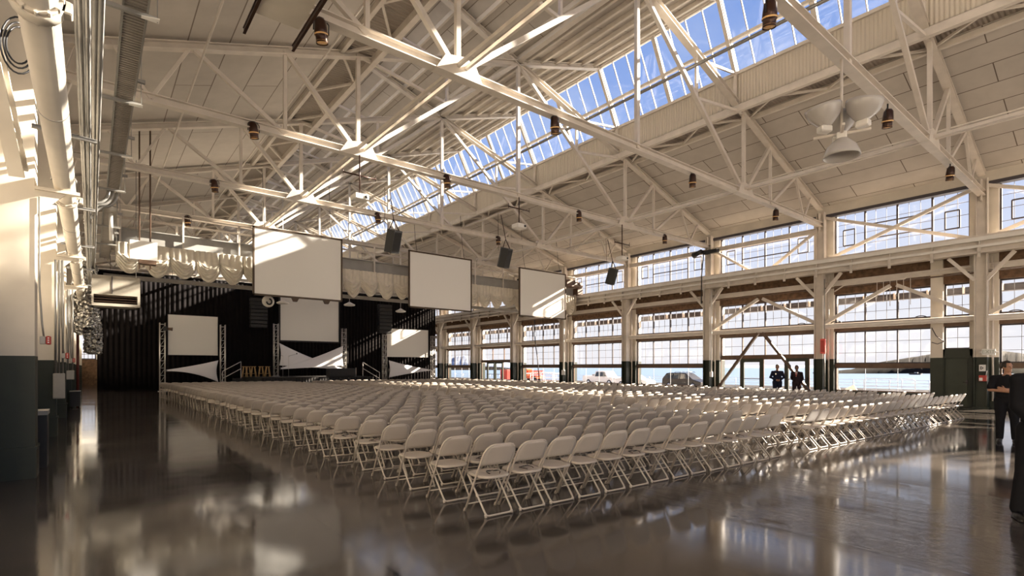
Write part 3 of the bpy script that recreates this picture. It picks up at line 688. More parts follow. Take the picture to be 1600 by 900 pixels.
# black stage curtain
cu=MB()
def cf(u,v):
    x=.3+26.3*u; amp=.05*(.5+.5*(1-v)); return (x,45.2+amp*math.sin(x*2*PI/.30+.9*math.sin(x*1.7))+.05*math.sin(x*2.2),v*8.25)
cu.grid(cf,900,6); o=cu.build('stage_curtain',M['curtain']); solid(o,.02); tag(o,'tall black pleated curtain hung across the hall behind the stage','curtain')
cr=MB(); cr.tube([(.2,45.2,8.28),(26.7,45.2,8.28)],.05,8)
for i in range(8): cr.tube([(1+3.6*i,45.2,8.3),(1+3.6*i,45.2,zt(1+3.6*i)-.1)],.012,5)
tag(cr.build('curtain_rail',M['black']),'black rail holding the stage curtain','rail')
# stage
st=thing('stage','low black stage platform with black skirt in front of the curtain','stage',(14,40,0))
s=MB(); s.box(9.0,17.0,38.4,44.6,.86,.95); s.build('deck',M['stage'],st)
s=MB()
s.grid(lambda u,v:(9.0+8.0*u,38.38+.02*math.sin(u*8.0*2*PI/.2),.9*v),330,1); solid(s.build('skirt',M['stage'],st),.02)
for x in (9.1,16.9):
    s=MB(); s.box(x-.05,x+.05,38.5,44.5,0,.86); s.build('side_frame',M['stage'],st)
o=thing('stage_box','black box standing at the right front corner of the stage','box',(14.7,39,.95)); s=MB(); s.cbox((14.7,39.0,1.265),1.9,.9,.62,0,.03); s.build('body',M['black'],o); s=MB(); s.tube([(15.7,38.5,.95),(15.7,38.5,1.62)],.02,6); s.build('edge_post',M['alu'],o)
o=thing('stage_box','low dark equipment cart standing in front of the stools','box',(9,38,0)); s=MB(); s.cbox((8.9,37.9,.42),1.2,.5,.5,0,.03); s.build('body',M['black'],o); s=MB()
for q in (8.45,9.35): s.box(q-.03,q+.03,37.7,38.1,0,.2)
s.build('feet',M['black'],o)
# stage screens
YS=43.2
screen('stage_screen','white screen at the left of the stage between two ladder trusses',4.1,7.2,YS,2.49,5.35,.03,M['black'])
screen('stage_screen','white centre stage screen half hidden behind the left hanging screen',11.4,16.2,YS,3.68,7.3,.10,M['black'])
screen('stage_screen','white screen at the right of the stage striped with window light',20.4,24.65,YS,2.56,5.15,.03,M['black'])
def ladder(x,zt_,label,z0=0,y=42.9):
    o=thing('truss_tower',label,'truss tower',(x,y,z0)); h=.15
    for a in (-h,h):
        for b in (-h,h): s=MB(); s.tube([(x+a,y+b,z0),(x+a,y+b,zt_)],.028,6); s.build('chord',M['alu'],o)
    s=MB(); n=int((zt_-z0)/.5); z=z0+.1
    for i in range(n+1):
        zz=min(z0+.1+i*.5,zt_-.05)
        for a in (-h,h): s.tube([(x+a,y-h,zz),(x+a,y+h,zz)],.016,5)
        for b in (-h,h): s.tube([(x-h,y+b,zz),(x+h,y+b,zz)],.016,5)
        if i<n: s.tube([(x-h,y-h,zz),(x+h,y-h,zz+.5)],.012,5); s.tube([(x-h,y-h,zz),(x-h,y+h,zz+.5)],.012,5)
    s.build('lacing',M['alu'],o); s=MB(); s.box(x-.25,x+.25,y-.25,y+.25,z0,z0+.03); s.build('base_plate',M['alu'],o)
ladder(3.78,4.7,'silver ladder truss tower left of the left stage screen'); ladder(7.45,4.75,'silver ladder truss tower right of the left stage screen')
ladder(11.1,5.0,'silver ladder truss tower left of the centre stage screen',.95); ladder(16.45,4.9,'silver ladder truss tower right of the centre stage screen',.95)
ladder(20.1,4.55,'silver ladder truss tower left of the right stage screen'); ladder(24.95,4.6,'silver ladder truss tower right of the right stage screen')
def sail(label,xa,xb,za0,za1,zb0,zb1,y,ct=.5,cb=.5):
    """stretched cloth: edge at xa spans za0..za1, edge at xb spans zb0..zb1; ct, cb = how hollow the upper and lower edges are"""
    s=MB()
    def fn(u,v):
        x=xa+(xb-xa)*u; e=u**1.0
        top=za1+(zb1-za1)*e-ct*4*u*(1-u)*.25*abs(zb1-za1+.4); bot=za0+(zb0-za0)*e+cb*4*u*(1-u)*.25*abs(zb0-za0+.4)
        if top<bot+.05: m_=(top+bot)/2; top,bot=m_+.025,m_-.025
        side=.12*math.sin(PI*v)*((1-u)**6-(u)**6)*math.copysign(1,xb-xa)
        return (x+side,y+.25*math.sin(PI*u)*(v-.5),bot+(top-bot)*v)
    s.grid(fn,28,10); o=s.build('stretch_sail',M['spandex']); solid(o,.015); return tag(o,label,'fabric sail')
def zy(py,px,Y=42.8): return on_Y(px,py,Y).z
sail('white stretched cloth sail tapering left under the left stage screen',7.15,3.95,zy(597,341),zy(563,341),zy(580,262),zy(578,262),42.8,.75,.75)
sail('white stretched cloth sail tapering right, rising left under the centre screen',11.3,16.3,zy(571,436),zy(536,436),zy(577.5,531),zy(575.5,531),42.75,.35,.55)
sail('white stretched cloth sail tapering left, rising right under the centre screen',16.3,11.3,zy(572,531),zy(540,531),zy(577,436),zy(575,436),42.6,.4,.5)
sail('white stretched cloth sail tapering right under the right stage screen',20.45,24.7,zy(590,606),zy(563,606),zy(579,671),zy(577.5,671),42.8,.55,.25)
# bar stools
def stool(x,y,i):
    o=thing('bar_stool',['pale wooden bar stool on the stage, leftmost of the row','pale wooden bar stool on the stage, second from the left','pale wooden bar stool on the stage, third from the left','pale wooden bar stool on the stage, fourth from the left','pale wooden bar stool on the stage, rightmost of the row'][i],'stool',(x,y,.95),'bar stools on the stage')
    s=MB(); s.lathe([(0,.735),(.17,.735),(.18,.75),(.17,.77),(0,.77)],(x,y,.95),14); s.build('seat',M['wood'],o)
    for a in range(4):
        q=PI/4+a*PI/2; s=MB(); s.tube([(x+.11*math.cos(q),y+.11*math.sin(q),.95+.74),(x+.24*math.cos(q),y+.24*math.sin(q),.95)],.025,6); s.build('leg',M['wood'],o)
    s=MB(); s.tube([(x+.2*math.cos(PI/4+a*PI/2),y+.2*math.sin(PI/4+a*PI/2),1.2) for a in range(5)],.014,6); s.build('stretcher',M['wood'],o)
for i,px in enumerate((382.5,388,396,408,418)): p=on_Y(px,580,41.2+.35*(i%2)); stool(p.x,p.y,i)
# music stands / microphones in front of the centre sail
for i,px in enumerate((442,451)):
    p=on_Y(px,560,41.5); o=thing('microphone_stand','thin microphone stand on the stage, %s of the pair before the centre sail'%['left','right'][i],'stand',(p.x,p.y,.95))
    s=MB(); s.tube([(p.x,p.y,.95),(p.x,p.y,2.55)],.012,6); s.build('pole',M['alu'],o)
    for a in range(3): q=a*2*PI/3; s=MB(); s.tube([(p.x,p.y,1.05),(p.x+.3*math.cos(q),p.y+.3*math.sin(q),.96)],.01,5); s.build('leg',M['black'],o)
    s=MB(); s.tube([(p.x,p.y,2.5),(p.x+.55*(1 if i else -1),p.y-.1,2.68)],.009,5); s.build('boom',M['black'],o); s=MB(); s.ell((p.x+.57*(1 if i else -1),p.y-.1,2.7),.04,.04,.06); s.build('microphone',M['black'],o)
# stair handrails
for i,(pa,pb) in enumerate((((348,580),(376.5,565)),((567,566),(593,582)))):
    a=on_Y(pa[0],pa[1],40.8); b=on_Y(pb[0],pb[1],40.8)
    o=thing('stair_handrail','silver double handrail of the steps up to the stage, %s side'%['left','right'][i],'handrail',(a.x,40.8,0))
    s=MB(); s.tube([a,b],.028,6); s.tube([a-Vector((0,0,.5)),b-Vector((0,0,.5))],.028,6); s.build('rail',M['alu'],o)
    for q in (a,b): s=MB(); s.tube([(q.x,q.y,0),q],.022,6); s.build('post',M['alu'],o)
    lo_,hi=(a,b) if i==0 else (b,a)
    for k in range(4): s=MB(); t=(k+.5)/4; x=lo_.x+(hi.x-lo_.x)*t; s.box(x-.25,x+.25,40.6,41.6,.0,.22*(k+1)); s.build('step',M['stage'],o)
# line array speakers
for i,(px,y0,y1,lab) in enumerate(((601,476,521,'right of the centre stage screen'),(404,466,512,'left of the centre stage screen'))):
    a=on_Y(px,y0,42.3); b=on_Y(px,y1,42.3); n=8
    o=thing('line_array_speaker','dark hanging column of loudspeakers '+lab,'speaker',(a.x,42.3,b.z))
    for k in range(n):
        z=a.z+(b.z-a.z)*(k+.5)/n; s=MB(); s.cbox((a.x,42.3+.03*(k-3)**2*.12,z),1.15,.5,abs(a.z-b.z)/n*.93,0,.03); s.build('speaker_box',M['black'],o)
    s=MB(); s.tube([(a.x-.4,42.3,a.z),(a.x-.4,42.3,8.6)],.015,5); s.tube([(a.x+.4,42.3,a.z),(a.x+.4,42.3,8.6)],.015,5); s.build('hanging_chain',M['black'],o)
# red and dark fixture clamped on the left tower
p=on_Y(265,514,42.6); o=thing('spotlight','dark red spotlight clamped to the leftmost truss tower','spotlight',p); s=MB(); s.lathe([(0,-.16),(.09,-.16),(.10,.1),(.13,.16),(0,.16)],p,14,(1,-.4,-.1)); s.build('can',M['rust'],o); s=MB(); s.cbox(p-Vector((.25,0,-.02)),.2,.2,.3); s.build('clamp',M['black'],o)
# crane hook and high bay lamps below the girder
p=on_Y(419,471,28.6); o=thing('crane_hook','round white crane hook block hanging before the black curtain','hook',p); s=MB(); s.lathe([(.0,-.10),(.26,-.10),(.30,0),(.26,.10),(0,.10)],p,18,(0,1,0)); s.build('sheave_block',M['white'],o)
s=MB(); s.tube([p+Vector((.12*math.cos(q)+.02,-.13,.14*math.sin(q)-.02)) for q in [PI*.5-PI*1.5*j/12 for j in range(13)]],.04,8); s.build('hook',M['black'],o); s=MB(); s.tube([p+Vector((.1,0,.2)),(p.x+.1,28.6,6.72)],.02,5); s.build('cable',M['black'],o)
for i,(px,py) in enumerate(((442,474),(546,477),(626,487))):
    p=on_Y(px,py,34); o=thing('pendant_lamp','small white disc lamp hanging before the curtain, %s of three'%['left','middle','right'][i],'lamp',p,'small pendant lamps before the stage'); s=MB(); s.lathe([(.06,.22),(.14,.16),(.36,.05),(.37,0),(.3,-.04),(0,-.06)],p,18); s.build('lamp_shade',M['white'],o)
    s=MB(); s.tube([p+Vector((0,0,.2)),(p.x,34,zt(p.x))],.015,5); s.build('cord',M['white'],o)

# ================================================================ THINGS IN THE ROOF
def spot(i,px,py,k):
    p=on_Y(px,py,BAY(k)-.02); x=p.x; y=BAY(k)-.05; z=p.z
    where=['first','second','third','fourth','fifth'][k]
    o=thing('spotlight','',None,(x,y,z)); o['category']='spotlight'
    tilt=Vector((.15,.12,-1)).normalized(); c=Vector((x,y,z))
    s=MB(); s.lathe([(0,-.26),(.07,-.26),(.11,-.2),(.125,-.05),(.13,.05),(.115,.06),(.115,.16),(.12,.2)],c,16,tilt); cn=s.build('can',M['copper'],o)
    s=MB(); s.lathe([(.118,.165),(.10,.19),(0,.205)],c,16,tilt); s.lathe([(.133,.03),(.135,.045),(.133,.06)],c,16,tilt); s.build('lens',M['lens'],cn)
    s=MB(); s.tube([c+Vector((-.15,0,.0)),c+Vector((-.15,0,.2)),c+Vector((-.05,0,.3)),c+Vector((.05,0,.3)),c+Vector((.15,0,.2)),c+Vector((.15,0,0))],.012,5); s.tube([c+Vector((0,0,.3)),(x,y,BZ-.1)],.02,5); s.build('yoke',M['black'],o)
    return o,k,x
spl=[spot(i,*a) for i,a in enumerate([(501,52,1),(1200,26,0),(396,206,2),(866,198,1),(1385,188,0),(1081,284,1),(335,292,3),(698,285,2),(904,339,2),(1211,337,1),(1483,273,0),(590,342,3),(1038,375,2),(778,377,3),(293,347,4)])]
for k in range(5):
    row=sorted([(x,o) for o,kk,x in spl if kk==k],key=lambda q:q[0])
    for j,(x,o) in enumerate(row):
        o['label']=('dark brown can spotlight hanging under the %s truss from the camera, %s from the left'%(ORD[k],ORD[j])) if len(row)>1 else 'dark brown can spotlight hanging under the %s truss from the camera'%ORD[k]; o['group']='can spotlights under the trusses'
for i,(px,py) in enumerate(((614,377),(789,403),(956,432))):
    p=on_Y(px,py,19.0); o=thing('hanging_speaker','black loudspeaker slung from straps in front of the hanging screens, %s of three'%['left','middle','right'][i],'speaker',p,'slung loudspeakers')
    R_=Matrix.Translation(p)@Matrix.Rotation(.35,4,'X')@Matrix.Rotation(.45,4,'Z'); s=MB(); s.prism([(-.24,-.2),(.24,-.2),(.30,.12),(.16,.24),(-.16,.24),(-.30,.12)],2,-.44,.44); s.xf(R_); s.build('cabinet',M['black'],o)
    s=MB(); s.box(-.2,.2,-.215,-.2,-.38,.38); s.xf(R_); s.build('grille',M['grey'] if False else M['stage'],o)
    s=MB(); a=p+Vector((0,-.05,.85))
    for q in (-.22,.22): s.tube([p+Vector((q,-.12,.38)),a],.022,5)
    s.tube([a,(p.x,19.3,BZ+.1)],.018,5); s.tube([p+Vector((-.3,.1,.3)),(p.x-.25,19.2,BZ+.1)],.01,5); s.build('strap',M['copper'],o)
    s=MB(); s.tube([(p.x-.1,BAY(2),BZ+.13),(p.x-.1,BAY(3),BZ+.13)],.05,8); s.build('hanging_bar',M['steel'],o)
for i,(px,py) in enumerate(((562,309),(811,354),(972,404))):
    p=on_Y(px,py,BAY(2)-.15); o=thing('projector','white ceiling projector on a dark pole under the third truss, %s of three'%['left','middle','right'][i],'projector',p,'ceiling projectors')
    s=MB(); s.cbox(p,.46,.42,.18,0,.02); s.build('body',M['white'],o); s=MB(); s.lathe([(.06,0),(.06,.05),(.045,.05),(0,.03)],p+Vector((.1,.21,0)),12,(0,1,0)); s.lathe([(.05,0),(.05,.02),(0,.02)],p+Vector((.14,-.21,0)),12,(0,-1,0)); s.build('lens',M['black'],o)
    s=MB(); s.tube([p+Vector((0,0,.09)),(p.x,p.y,BZ-.1)],.025,6); s.tube([(p.x-.55,p.y,p.z+.72),(p.x+.55,p.y,p.z+.72)],.025,6)
    for q in (-.55,.55): s.tube([(p.x+q,p.y,p.z+.65),(p.x+q,p.y,p.z+.85)],.012,5)
    s.build('mounting_pole',M['copper'],o)
# cluster of big glass bowl lamps on the first truss
c=on_Y(1315,200,BAY(0)-.05); o=thing('cluster_lamp','cluster of big clear bowl lamps, three turned up and one down, under the first truss','lamp',c)
s=MB(); s.tube([(c.x,c.y,c.z-.35),(c.x,c.y,BZ)],.03,8); s.build('stem',M['steel'],o)
s=MB()
for a in (.4,.4+PI/2): s.bar((c.x-.55*math.cos(a),c.y-.55*math.sin(a),c.z-.13),(c.x+.55*math.cos(a),c.y+.55*math.sin(a),c.z-.13),.05,.05)
s.build('cross_arm',M['steel'],o)
bowl=[(.10,-.22),(.17,-.16),(.30,-.02),(.36,.14),(.37,.20),(.35,.20),(.33,.13),(.27,0),(.0,-.1)]
for a in (.5,.5+2*PI/3,.5+4*PI/3):
    q=c+Vector((.42*math.cos(a),.42*math.sin(a),.22)); ax=(.18*math.cos(a),.18*math.sin(a),1)
    s=MB(); s.lathe(bowl,q,24,ax); s.build('bowl',M['bowl'],o); s=MB(); s.cbox(q-Vector((0,0,.28)),.26,.2,.14,a,.02); s.build('ballast',M['white'],o)
q=c+Vector((0,0,-.45)); s=MB(); s.lathe([(r,-z) for r,z in bowl],q-Vector((0,0,0)),24); s.build('bowl',M['bowl'],o); s=MB(); s.cbox(q+Vector((0,0,.26)),.24,.2,.16,.3,.02); s.build('ballast',M['white'],o)
# big beige hoisted panels at upper left
o=thing('hoisted_panel','big beige panel with dark steel edge rails hoisted under the roof, upper left','panel',(2.8,6,8.3))
s=MB(); s.box(2.34,3.14,1.5,10.5,8.2,8.48); s.build('panel',M['cream'],o)
for x in (2.29,3.19): s=MB(); s.ibar((x,1.5,8.12),(x,11.08,8.13),.05,.12,.015); s.build('edge_rail',M['copper'],o)
s=MB(); s.tube([(3.1,10.3,8.4),(3.1,10.3,9.8)],.012,5); s.tube([(2.5,9.4,8.4),(2.5,9.4,9.8)],.012,5); s.build('hanger',M['steel'],o)
o=thing('hoisted_panel','narrow beige panel left of the big hoisted panel, upper left','panel',(2.05,5,8.3))
s=MB(); s.box(1.82,2.2,1.5,10.0,8.2,8.45); s.build('panel',M['cream'],o)
s=MB(); s.ibar((1.8,1.5,8.14),(1.8,10.05,8.14),.06,.10,.02); s.build('edge_rail',M['copper'],o); s=MB(); s.tube([(1.8,9.6,8.3),(1.6,9.9,8.0),(1.55,9.7,7.75),(1.75,9.6,7.7),(2.1,9.7,8.15)],.008,5); s.build('cable',M['black'],o)
M['darkred']=mat('dark_red_pipe',(.13,.022,.014),.5)
# ================================================================ LEFT SIDE SERVICES
PX,PZ=-.33,4.5
o=thing('large_pipe','big cream painted pipe running along the left wall high above the floor','pipe',(PX,20,PZ))
s=MB(); s.tube([(PX,2.6,PZ),(PX,44,PZ)],.135,20); s.build('pipe',M['cream'],o)
for i in range(8):
    y=5.45+6.1*i
    s=MB(); s.tube([(PX,y-.06,PZ),(PX,y+.06,PZ)],.175,20); s.tube([(PX,y-.10,PZ),(PX,y-.06,PZ)],.16,20)
    s.cbox((PX+.17,y,PZ-.02),.09,.12,.10,0,.01); s.cbox((PX-.17,y,PZ),.09,.12,.10,0,.01)
    for j in range(12): q=2*PI*j/12; s.tube([(PX+.155*math.cos(q),y-.12,PZ+.155*math.sin(q)),(PX+.155*math.cos(q),y+.09,PZ+.155*math.sin(q))],.014,5)
    s.build('coupling',M['cream'],o)
    s=MB(); s.tube([(PX,y+2.2,PZ),(PX,y+2.22,PZ)],.139,20); s.build('weld_seam',M['grey'],o)
for k in range(1,7):
    y=BAY(k); o=thing('pipe_bracket','cream triangular bracket holding the big pipe to the left wall, %s from the camera'%ORD[k-1],'bracket',(-.6,y,4.3),'big pipe brackets')
    s=MB(); s.prism([(-.66,y-.05),(-.14,y-.05),(-.14,y+.04),(-.66,y+.45)],2,4.30,4.345); s.build('shelf_plate',M['cream'],o)
    s=MB(); s.prism([(-.66,4.30),(-.66,3.92),(-.30,4.30)],1,y+.0,y+.03); s.build('gusset',M['cream'],o)
    s=MB(); s.tube([(PX+.15*math.cos(q),y+.05,PZ+.15*math.sin(q)) for q in [PI*j/10 for j in range(11)]],.012,5); s.build('strap',M['galv'],o)
# conduits
cx=[-.115,-.085,-.055,-.03,.035,.085]; cz=[5.05,4.95,5.05,4.95,5.75,5.75]; cr_=[.02,.02,.025,.02,.035,.035]
for i in range(6):
    s=MB(); s.tube([(cx[i],2.0,cz[i]),(cx[i],40,cz[i])],cr_[i],8)
    tag(s.build('conduit',M['galv']),'straight galvanised conduit in the bundle right of the big left pipe','conduit','bundle of conduits beside the big pipe')
for i in range(5):
    x=-.14+.03*i; s=MB(); s.tube([(x,2.0,5.9),(x,40,5.9)],.014,6)
    tag(s.build('conduit',M['galv']),'thin galvanised conduit in the upper layer beside the left wall','conduit','upper layer of conduits beside the left wall')
TX0,TX1,TZ=.325,.59,6.45
o=thing('cable_tray','grey ribbed cable tray hung along the left wall above the conduits','cable tray',(.46,18,TZ))
s=MB(); y=2.0
s.box(TX0+.01,TX1-.01,2,17.6,TZ+.012,TZ+.02)
while y<17.6: s.box(TX0+.01,TX1-.01,y,y+.03,TZ,TZ+.012); y+=.075
s.build('tray_floor',M['tray'],o)
for x in (TX0,TX1): s=MB(); s.box(x-.012,x+.012,2,17.6,TZ-.02,TZ+.12); s.build('side_rail',M['galv'],o)
o=thing('cable_tray','grey cable tray farther along the left wall, beyond the curved pipes','cable tray',(.40,22,6.1))
s=MB(); s.box(.26,.56,18.2,27,6.1,6.12); s.build('tray_floor',M['tray'],o)
for x in (.26,.56): s=MB(); s.box(x-.012,x+.012,18.2,27,6.08,6.24); s.build('side_rail',M['galv'],o)
for i in range(7):
    y=5.6+2.99*i; z=TZ-.04 if y<18 else 6.06
    o=thing('trapeze_hanger','pale steel trapeze hanger under the left cable tray, %s from the camera'%ORD[i],'hanger',(.3,y,z),'trapeze hangers on the left')
    s=MB(); s.box(.05,.70,y-.025,y+.025,z-.05,z); s.build('cross_bar',M['galv'],o)
    s=MB(); s.prism([(.52,y-.03),(.72,y-.09),(.72,y+.03),(.52,y+.03)],2,z-.055,z-.045); s.build('end_plate',M['white'],o)
    for x in (.07,.70): s=MB(); s.tube([(x,y,z-.06),(x,y,z+1.9)],.008,5); s.build('threaded_rod',M['galv'],o)
    s=MB(); s.box(.64,.76,y-.03,y+.03,z+.38,z+.44); s.build('upper_bar',M['galv'],o)
for i in range(8):
    y=5.2+4.2*i; s=MB(); s.ibar((-.62,y,4.86),(.06,y+.12,4.86),.05,.05,.01); tag(s.build('strut_bar',M['galv']),'pale strut bar across the left conduits, %s from the camera'%ORD[i],'strut','strut bars under the left conduits')
# curved pipes dropping from the tray to the left
for i in range(3):
    o=rod('curved_pipe','silver pipe curving down from the tray to the left, %s of three'%['upper','middle','lower'][i],'pipe',[],.03,M['galv']) if False else None
    s=MB(); y=17.7+.12*i; x0=.36+.09*i; pts=[(x0,y,6.42)]
    for j in range(1,9):
        q=PI/2*j/8; pts.append((x0-.30*(1-math.cos(q)),y,6.42-.42*math.sin(q)))
    pts+= [(x0-.42,y,5.90),(-.14,y,5.55-.05*i)]
    s.tube(pts,.042,10); tag(s.build('curved_pipe',M['galv']),'silver pipe curving down left from the cable tray, %s of the three'%['nearest','middle','farthest'][i],'pipe','curved pipes')
# coil of cable near the top left corner
s=MB()
for r_ in (.36,.30,.25): s.tube([(-.62+.10*r_,7.0+.12*math.sin(q),4.62+r_*math.cos(q)*1.5) if False else (-.63+.42*r_*math.sin(q),8.0+.1*math.cos(q),5.25+r_*math.cos(q)) for q in [2*PI*j/24 for j in range(25)]],.010,5)
tag(s.build('cable_coil',M['black']),'coil of dark cable hanging beside the big pipe at the top left corner','cable')
# slanted beam at the left edge
s=MB(); s.ibar((-.98,8.2,5.9),(-.76,9.6,4.25),.16,.24,.03); tag(s.build('knee_brace',M['cream']),'thick cream slanted beam at the left edge of the photo above the sunlit wall','beam')
# wall boxes
def wall_box(p,w,h,d,label,n,top):
    o=thing('electrical_box',label,'electrical box',p); s=MB(); s.cbox((p.x,p.y-d/2,p.z),w,d,h,0,.01); s.build('box',M['grey'],o)
    s=MB(); s.box(p.x-w*.42,p.x+w*.42,p.y-d-.012,p.y-d,p.z-h*.45,p.z+h*.45); s.build('cover',M['grey'],o)
    s=MB()
    for i in range(n): x=p.x-w*.3+w*.6*i/max(1,n-1); s.tube([(x,p.y-.06,p.z+h/2),(x,p.y-.06,top)],.022,6)
    s.build('riser_conduit',M['galv'],o)
p=on_Y(92.5,603,BAY(2)-.02); wall_box(p,.22,.60,.14,'tall grey electrical box low on the second pier of the left wall',3,4.2)
p=on_Y(110,586,BAY(3)-.02); wall_box(p,.20,.30,.14,'smaller grey electrical box low on the third pier of the left wall',2,4.2)
def alarm(px,py,k,label,sz=.12):
    p=on_Y(px,py,BAY(k)); o=thing('fire_alarm',label,'fire alarm',p); s=MB(); s.cbox((p.x-.02,p.y-.05,p.z),sz*.6,.10,sz,0,.008); s.build('back_box',M['grey'],o)
    s=MB(); s.cbox((p.x+sz*.4,p.y-.05,p.z),sz*.5,.12,sz*1.1,0,.01); s.build('sounder',M['red'],o)
    for j in range(3): s=MB(); s.box(p.x+sz*.33,p.x+sz*.47,p.y-.115,p.y-.11,p.z+sz*(.22-.28*j),p.z+sz*(.36-.28*j)); s.build('lettering',M['paper'],o)
    s=MB(); s.tube([(p.x-.01,p.y-.03,p.z+sz/2),(p.x-.03,p.y-.02,p.z+.25),(p.x-.06,p.y-.02,p.z+.8),(p.x-.06,p.y-.02,4.2)],.012,6); s.build('riser_conduit',M['galv'],o)
alarm(70,532,1,'red and grey fire alarm on the edge of the first pier of the left wall',.115)
alarm(101,556,2,'small red fire alarm on the edge of the second pier of the left wall',.13)
alarm(112.5,563,3,'tiny red fire alarm on the edge of the third pier of the left wall',.13)
p=on_Y(64.5,642,BAY(1)+1.0); o=thing('floor_box','low dark cabinet with pale top beside the first left pier','cabinet',(p.x,p.y,0)); s=MB(); s.box(p.x-.1,p.x+.07,p.y,p.y+.5,0,p.z-.06); s.build('body',M['black'],o); s=MB(); s.box(p.x-.1,p.x+.08,p.y-.02,p.y+.52,p.z-.07,p.z); s.build('top',M['grey'],o)
p=on_Y(115,603,BAY(4)-.1); o=thing('equipment_case','black equipment case with pale top on the floor by the far left piers','case',(p.x,p.y,0)); s=MB(); s.box(p.x-.10,p.x+.22,p.y-.6,p.y,.06,.66); s.build('body',M['black'],o); s=MB(); s.box(p.x-.12,p.x+.24,p.y-.62,p.y+.02,.66,.69); s.build('lid',M['grey'],o)
s=MB()
for a in (-.05,.17):
    for b in (-.5,-.1): s.lathe([(.0,-.02),(.04,-.02),(.04,.02),(0,.02)],(p.x+a,p.y+b,.04),10,(1,0,0))
s.build('casters',M['tyre'],o)
# red standpipe
a=on_Y(121.5,600,BAY(4)+.3); o=thing('standpipe','dark red vertical standpipe with a slanting branch near the far left window','pipe',(a.x,a.y,0)); s=MB(); s.tube([(a.x,a.y,0),(a.x,a.y,1.65+84/F*22.4)],.05,8); s.build('riser',M['darkred'],o)
zc=1.65+84/F*22.4; s=MB(); s.tube([(a.x,a.y,zc),(a.x+.55,a.y,zc+.65)],.035,8); s.tube([(a.x,a.y,zc),(a.x-.16,a.y,zc+.08)],.035,8); s.build('branch',M['darkred'],o)
# foil wrapped duct and ventilation unit
def crumple(path,r,n=26,seed=1):
    rnd=random.Random(seed); s=MB(); P_=[Vector(p) for p in path]; m=60; pts=[]
    for i in range(m):
        t=i/(m-1)*(len(P_)-1); j=min(int(t),len(P_)-2); f=t-j; pts.append(P_[j].lerp(P_[j+1],f))
    s.tube(pts,r,n); s.v=[tuple(Vector(v)+Vector((rnd.uniform(-1,1),rnd.uniform(-1,1),rnd.uniform(-1,1)))*r*.16) for v in s.v]; return s
a=on_Y(135,425,27.5); b=on_Y(133,505,27.5); s=crumple([a+Vector((0,0,.3)),a,b,b+Vector((0,.2,-.3))],.36); tag(s.build('foil_duct',M['foil']),'crumpled silver foil wrapped duct hanging left of the ventilation unit','duct')
a=on_Y(140,485,28.3); b=on_Y(150,500,28.3); s=crumple([a,(b.x-.1,28.3,a.z-.7),(b.x-.1,28.4,b.z-1.4)],.3,20,5); tag(s.build('foil_duct',M['foil']),'second crumpled foil duct hanging below the ventilation unit','duct')
tl=on_Y(143,428,24.5); br=on_Y(219,481,24.5)
o=thing('ventilation_unit','beige boxy ventilation unit hanging under the left end of the crane, open slot below','ventilation unit',(tl.x,24.5,br.z))
x0,x1,z0,z1=tl.x,br.x,br.z,tl.z; zs=z0+(z1-z0)*.37
s=MB(); s.box(x0,x1,24.5,25.6,zs,z1); s.box(x0,x1,25.3,25.6,z0,zs); s.box(x0,x0+.06,24.5,25.6,z0,zs); s.box(x1-.08,x1,24.5,25.6,z0,zs); s.box(x0,x1,24.48,24.6,z0,z0+.10); s.box(x0,x1,24.5,25.6,z0,z0+.05); s.build('casing',mat('shade_darkened_beige',(.34,.30,.24),.55,noise=.15),o)  # casing beige is darkened to stand in for shade on the unit
s=MB(); s.box(x0+.06,x1-.08,25.2,25.3,z0+.1,zs); 
for i in range(3): s.box(x0+.06,x1-.08,24.75,25.2,z0+.18+.1*i,z0+.20+.1*i)
s.build('louvre',M['rust'],o)
s=MB(); s.box(x0+.58,x0+.61,24.485,24.5,zs+.05,z1-.02); s.build('panel_seam',M['bronze'],o)
for x in (x0+.1,x1-.1): s=MB(); s.tube([(x,25,z1),(x,25,9.7)],.012,5); s.build('hanger_rod',M['galv'],o)
# white hung panel with four rods
tl=on_Y(203,374,22.6); br=on_Y(246,408,22.6)
o=thing('hanging_heater_panel','white square panel hung on long rods left of the swag valance','panel',(tl.x,22.6,br.z)); s=MB(); s.box(tl.x,br.x,22.6,22.95,br.z,tl.z); s.build('panel',M['white'],o); s=MB(); s.box(tl.x+.25,br.x-.03,22.58,22.97,br.z-.14,br.z); s.build('bottom_rail',M['rust'],o)
s=MB()
for x in (tl.x+.28,br.x-.2):
    for q in (22.62,22.9): s.tube([(x,q,br.z-.3),(x,q,zt(x)+.1)],.018,5)
s.build('rod',M['rust'],o)
# white scroll behind the tray
a=on_Y(166,345,19); s=MB(); s.tube([(a.x+.1,19,a.z+.25),(a.x+.12,19,a.z-.55)],.05,10); tag(s.build('fluorescent_tube',M['white']),'short white upright tube light beside the end of the left cable tray','lamp')

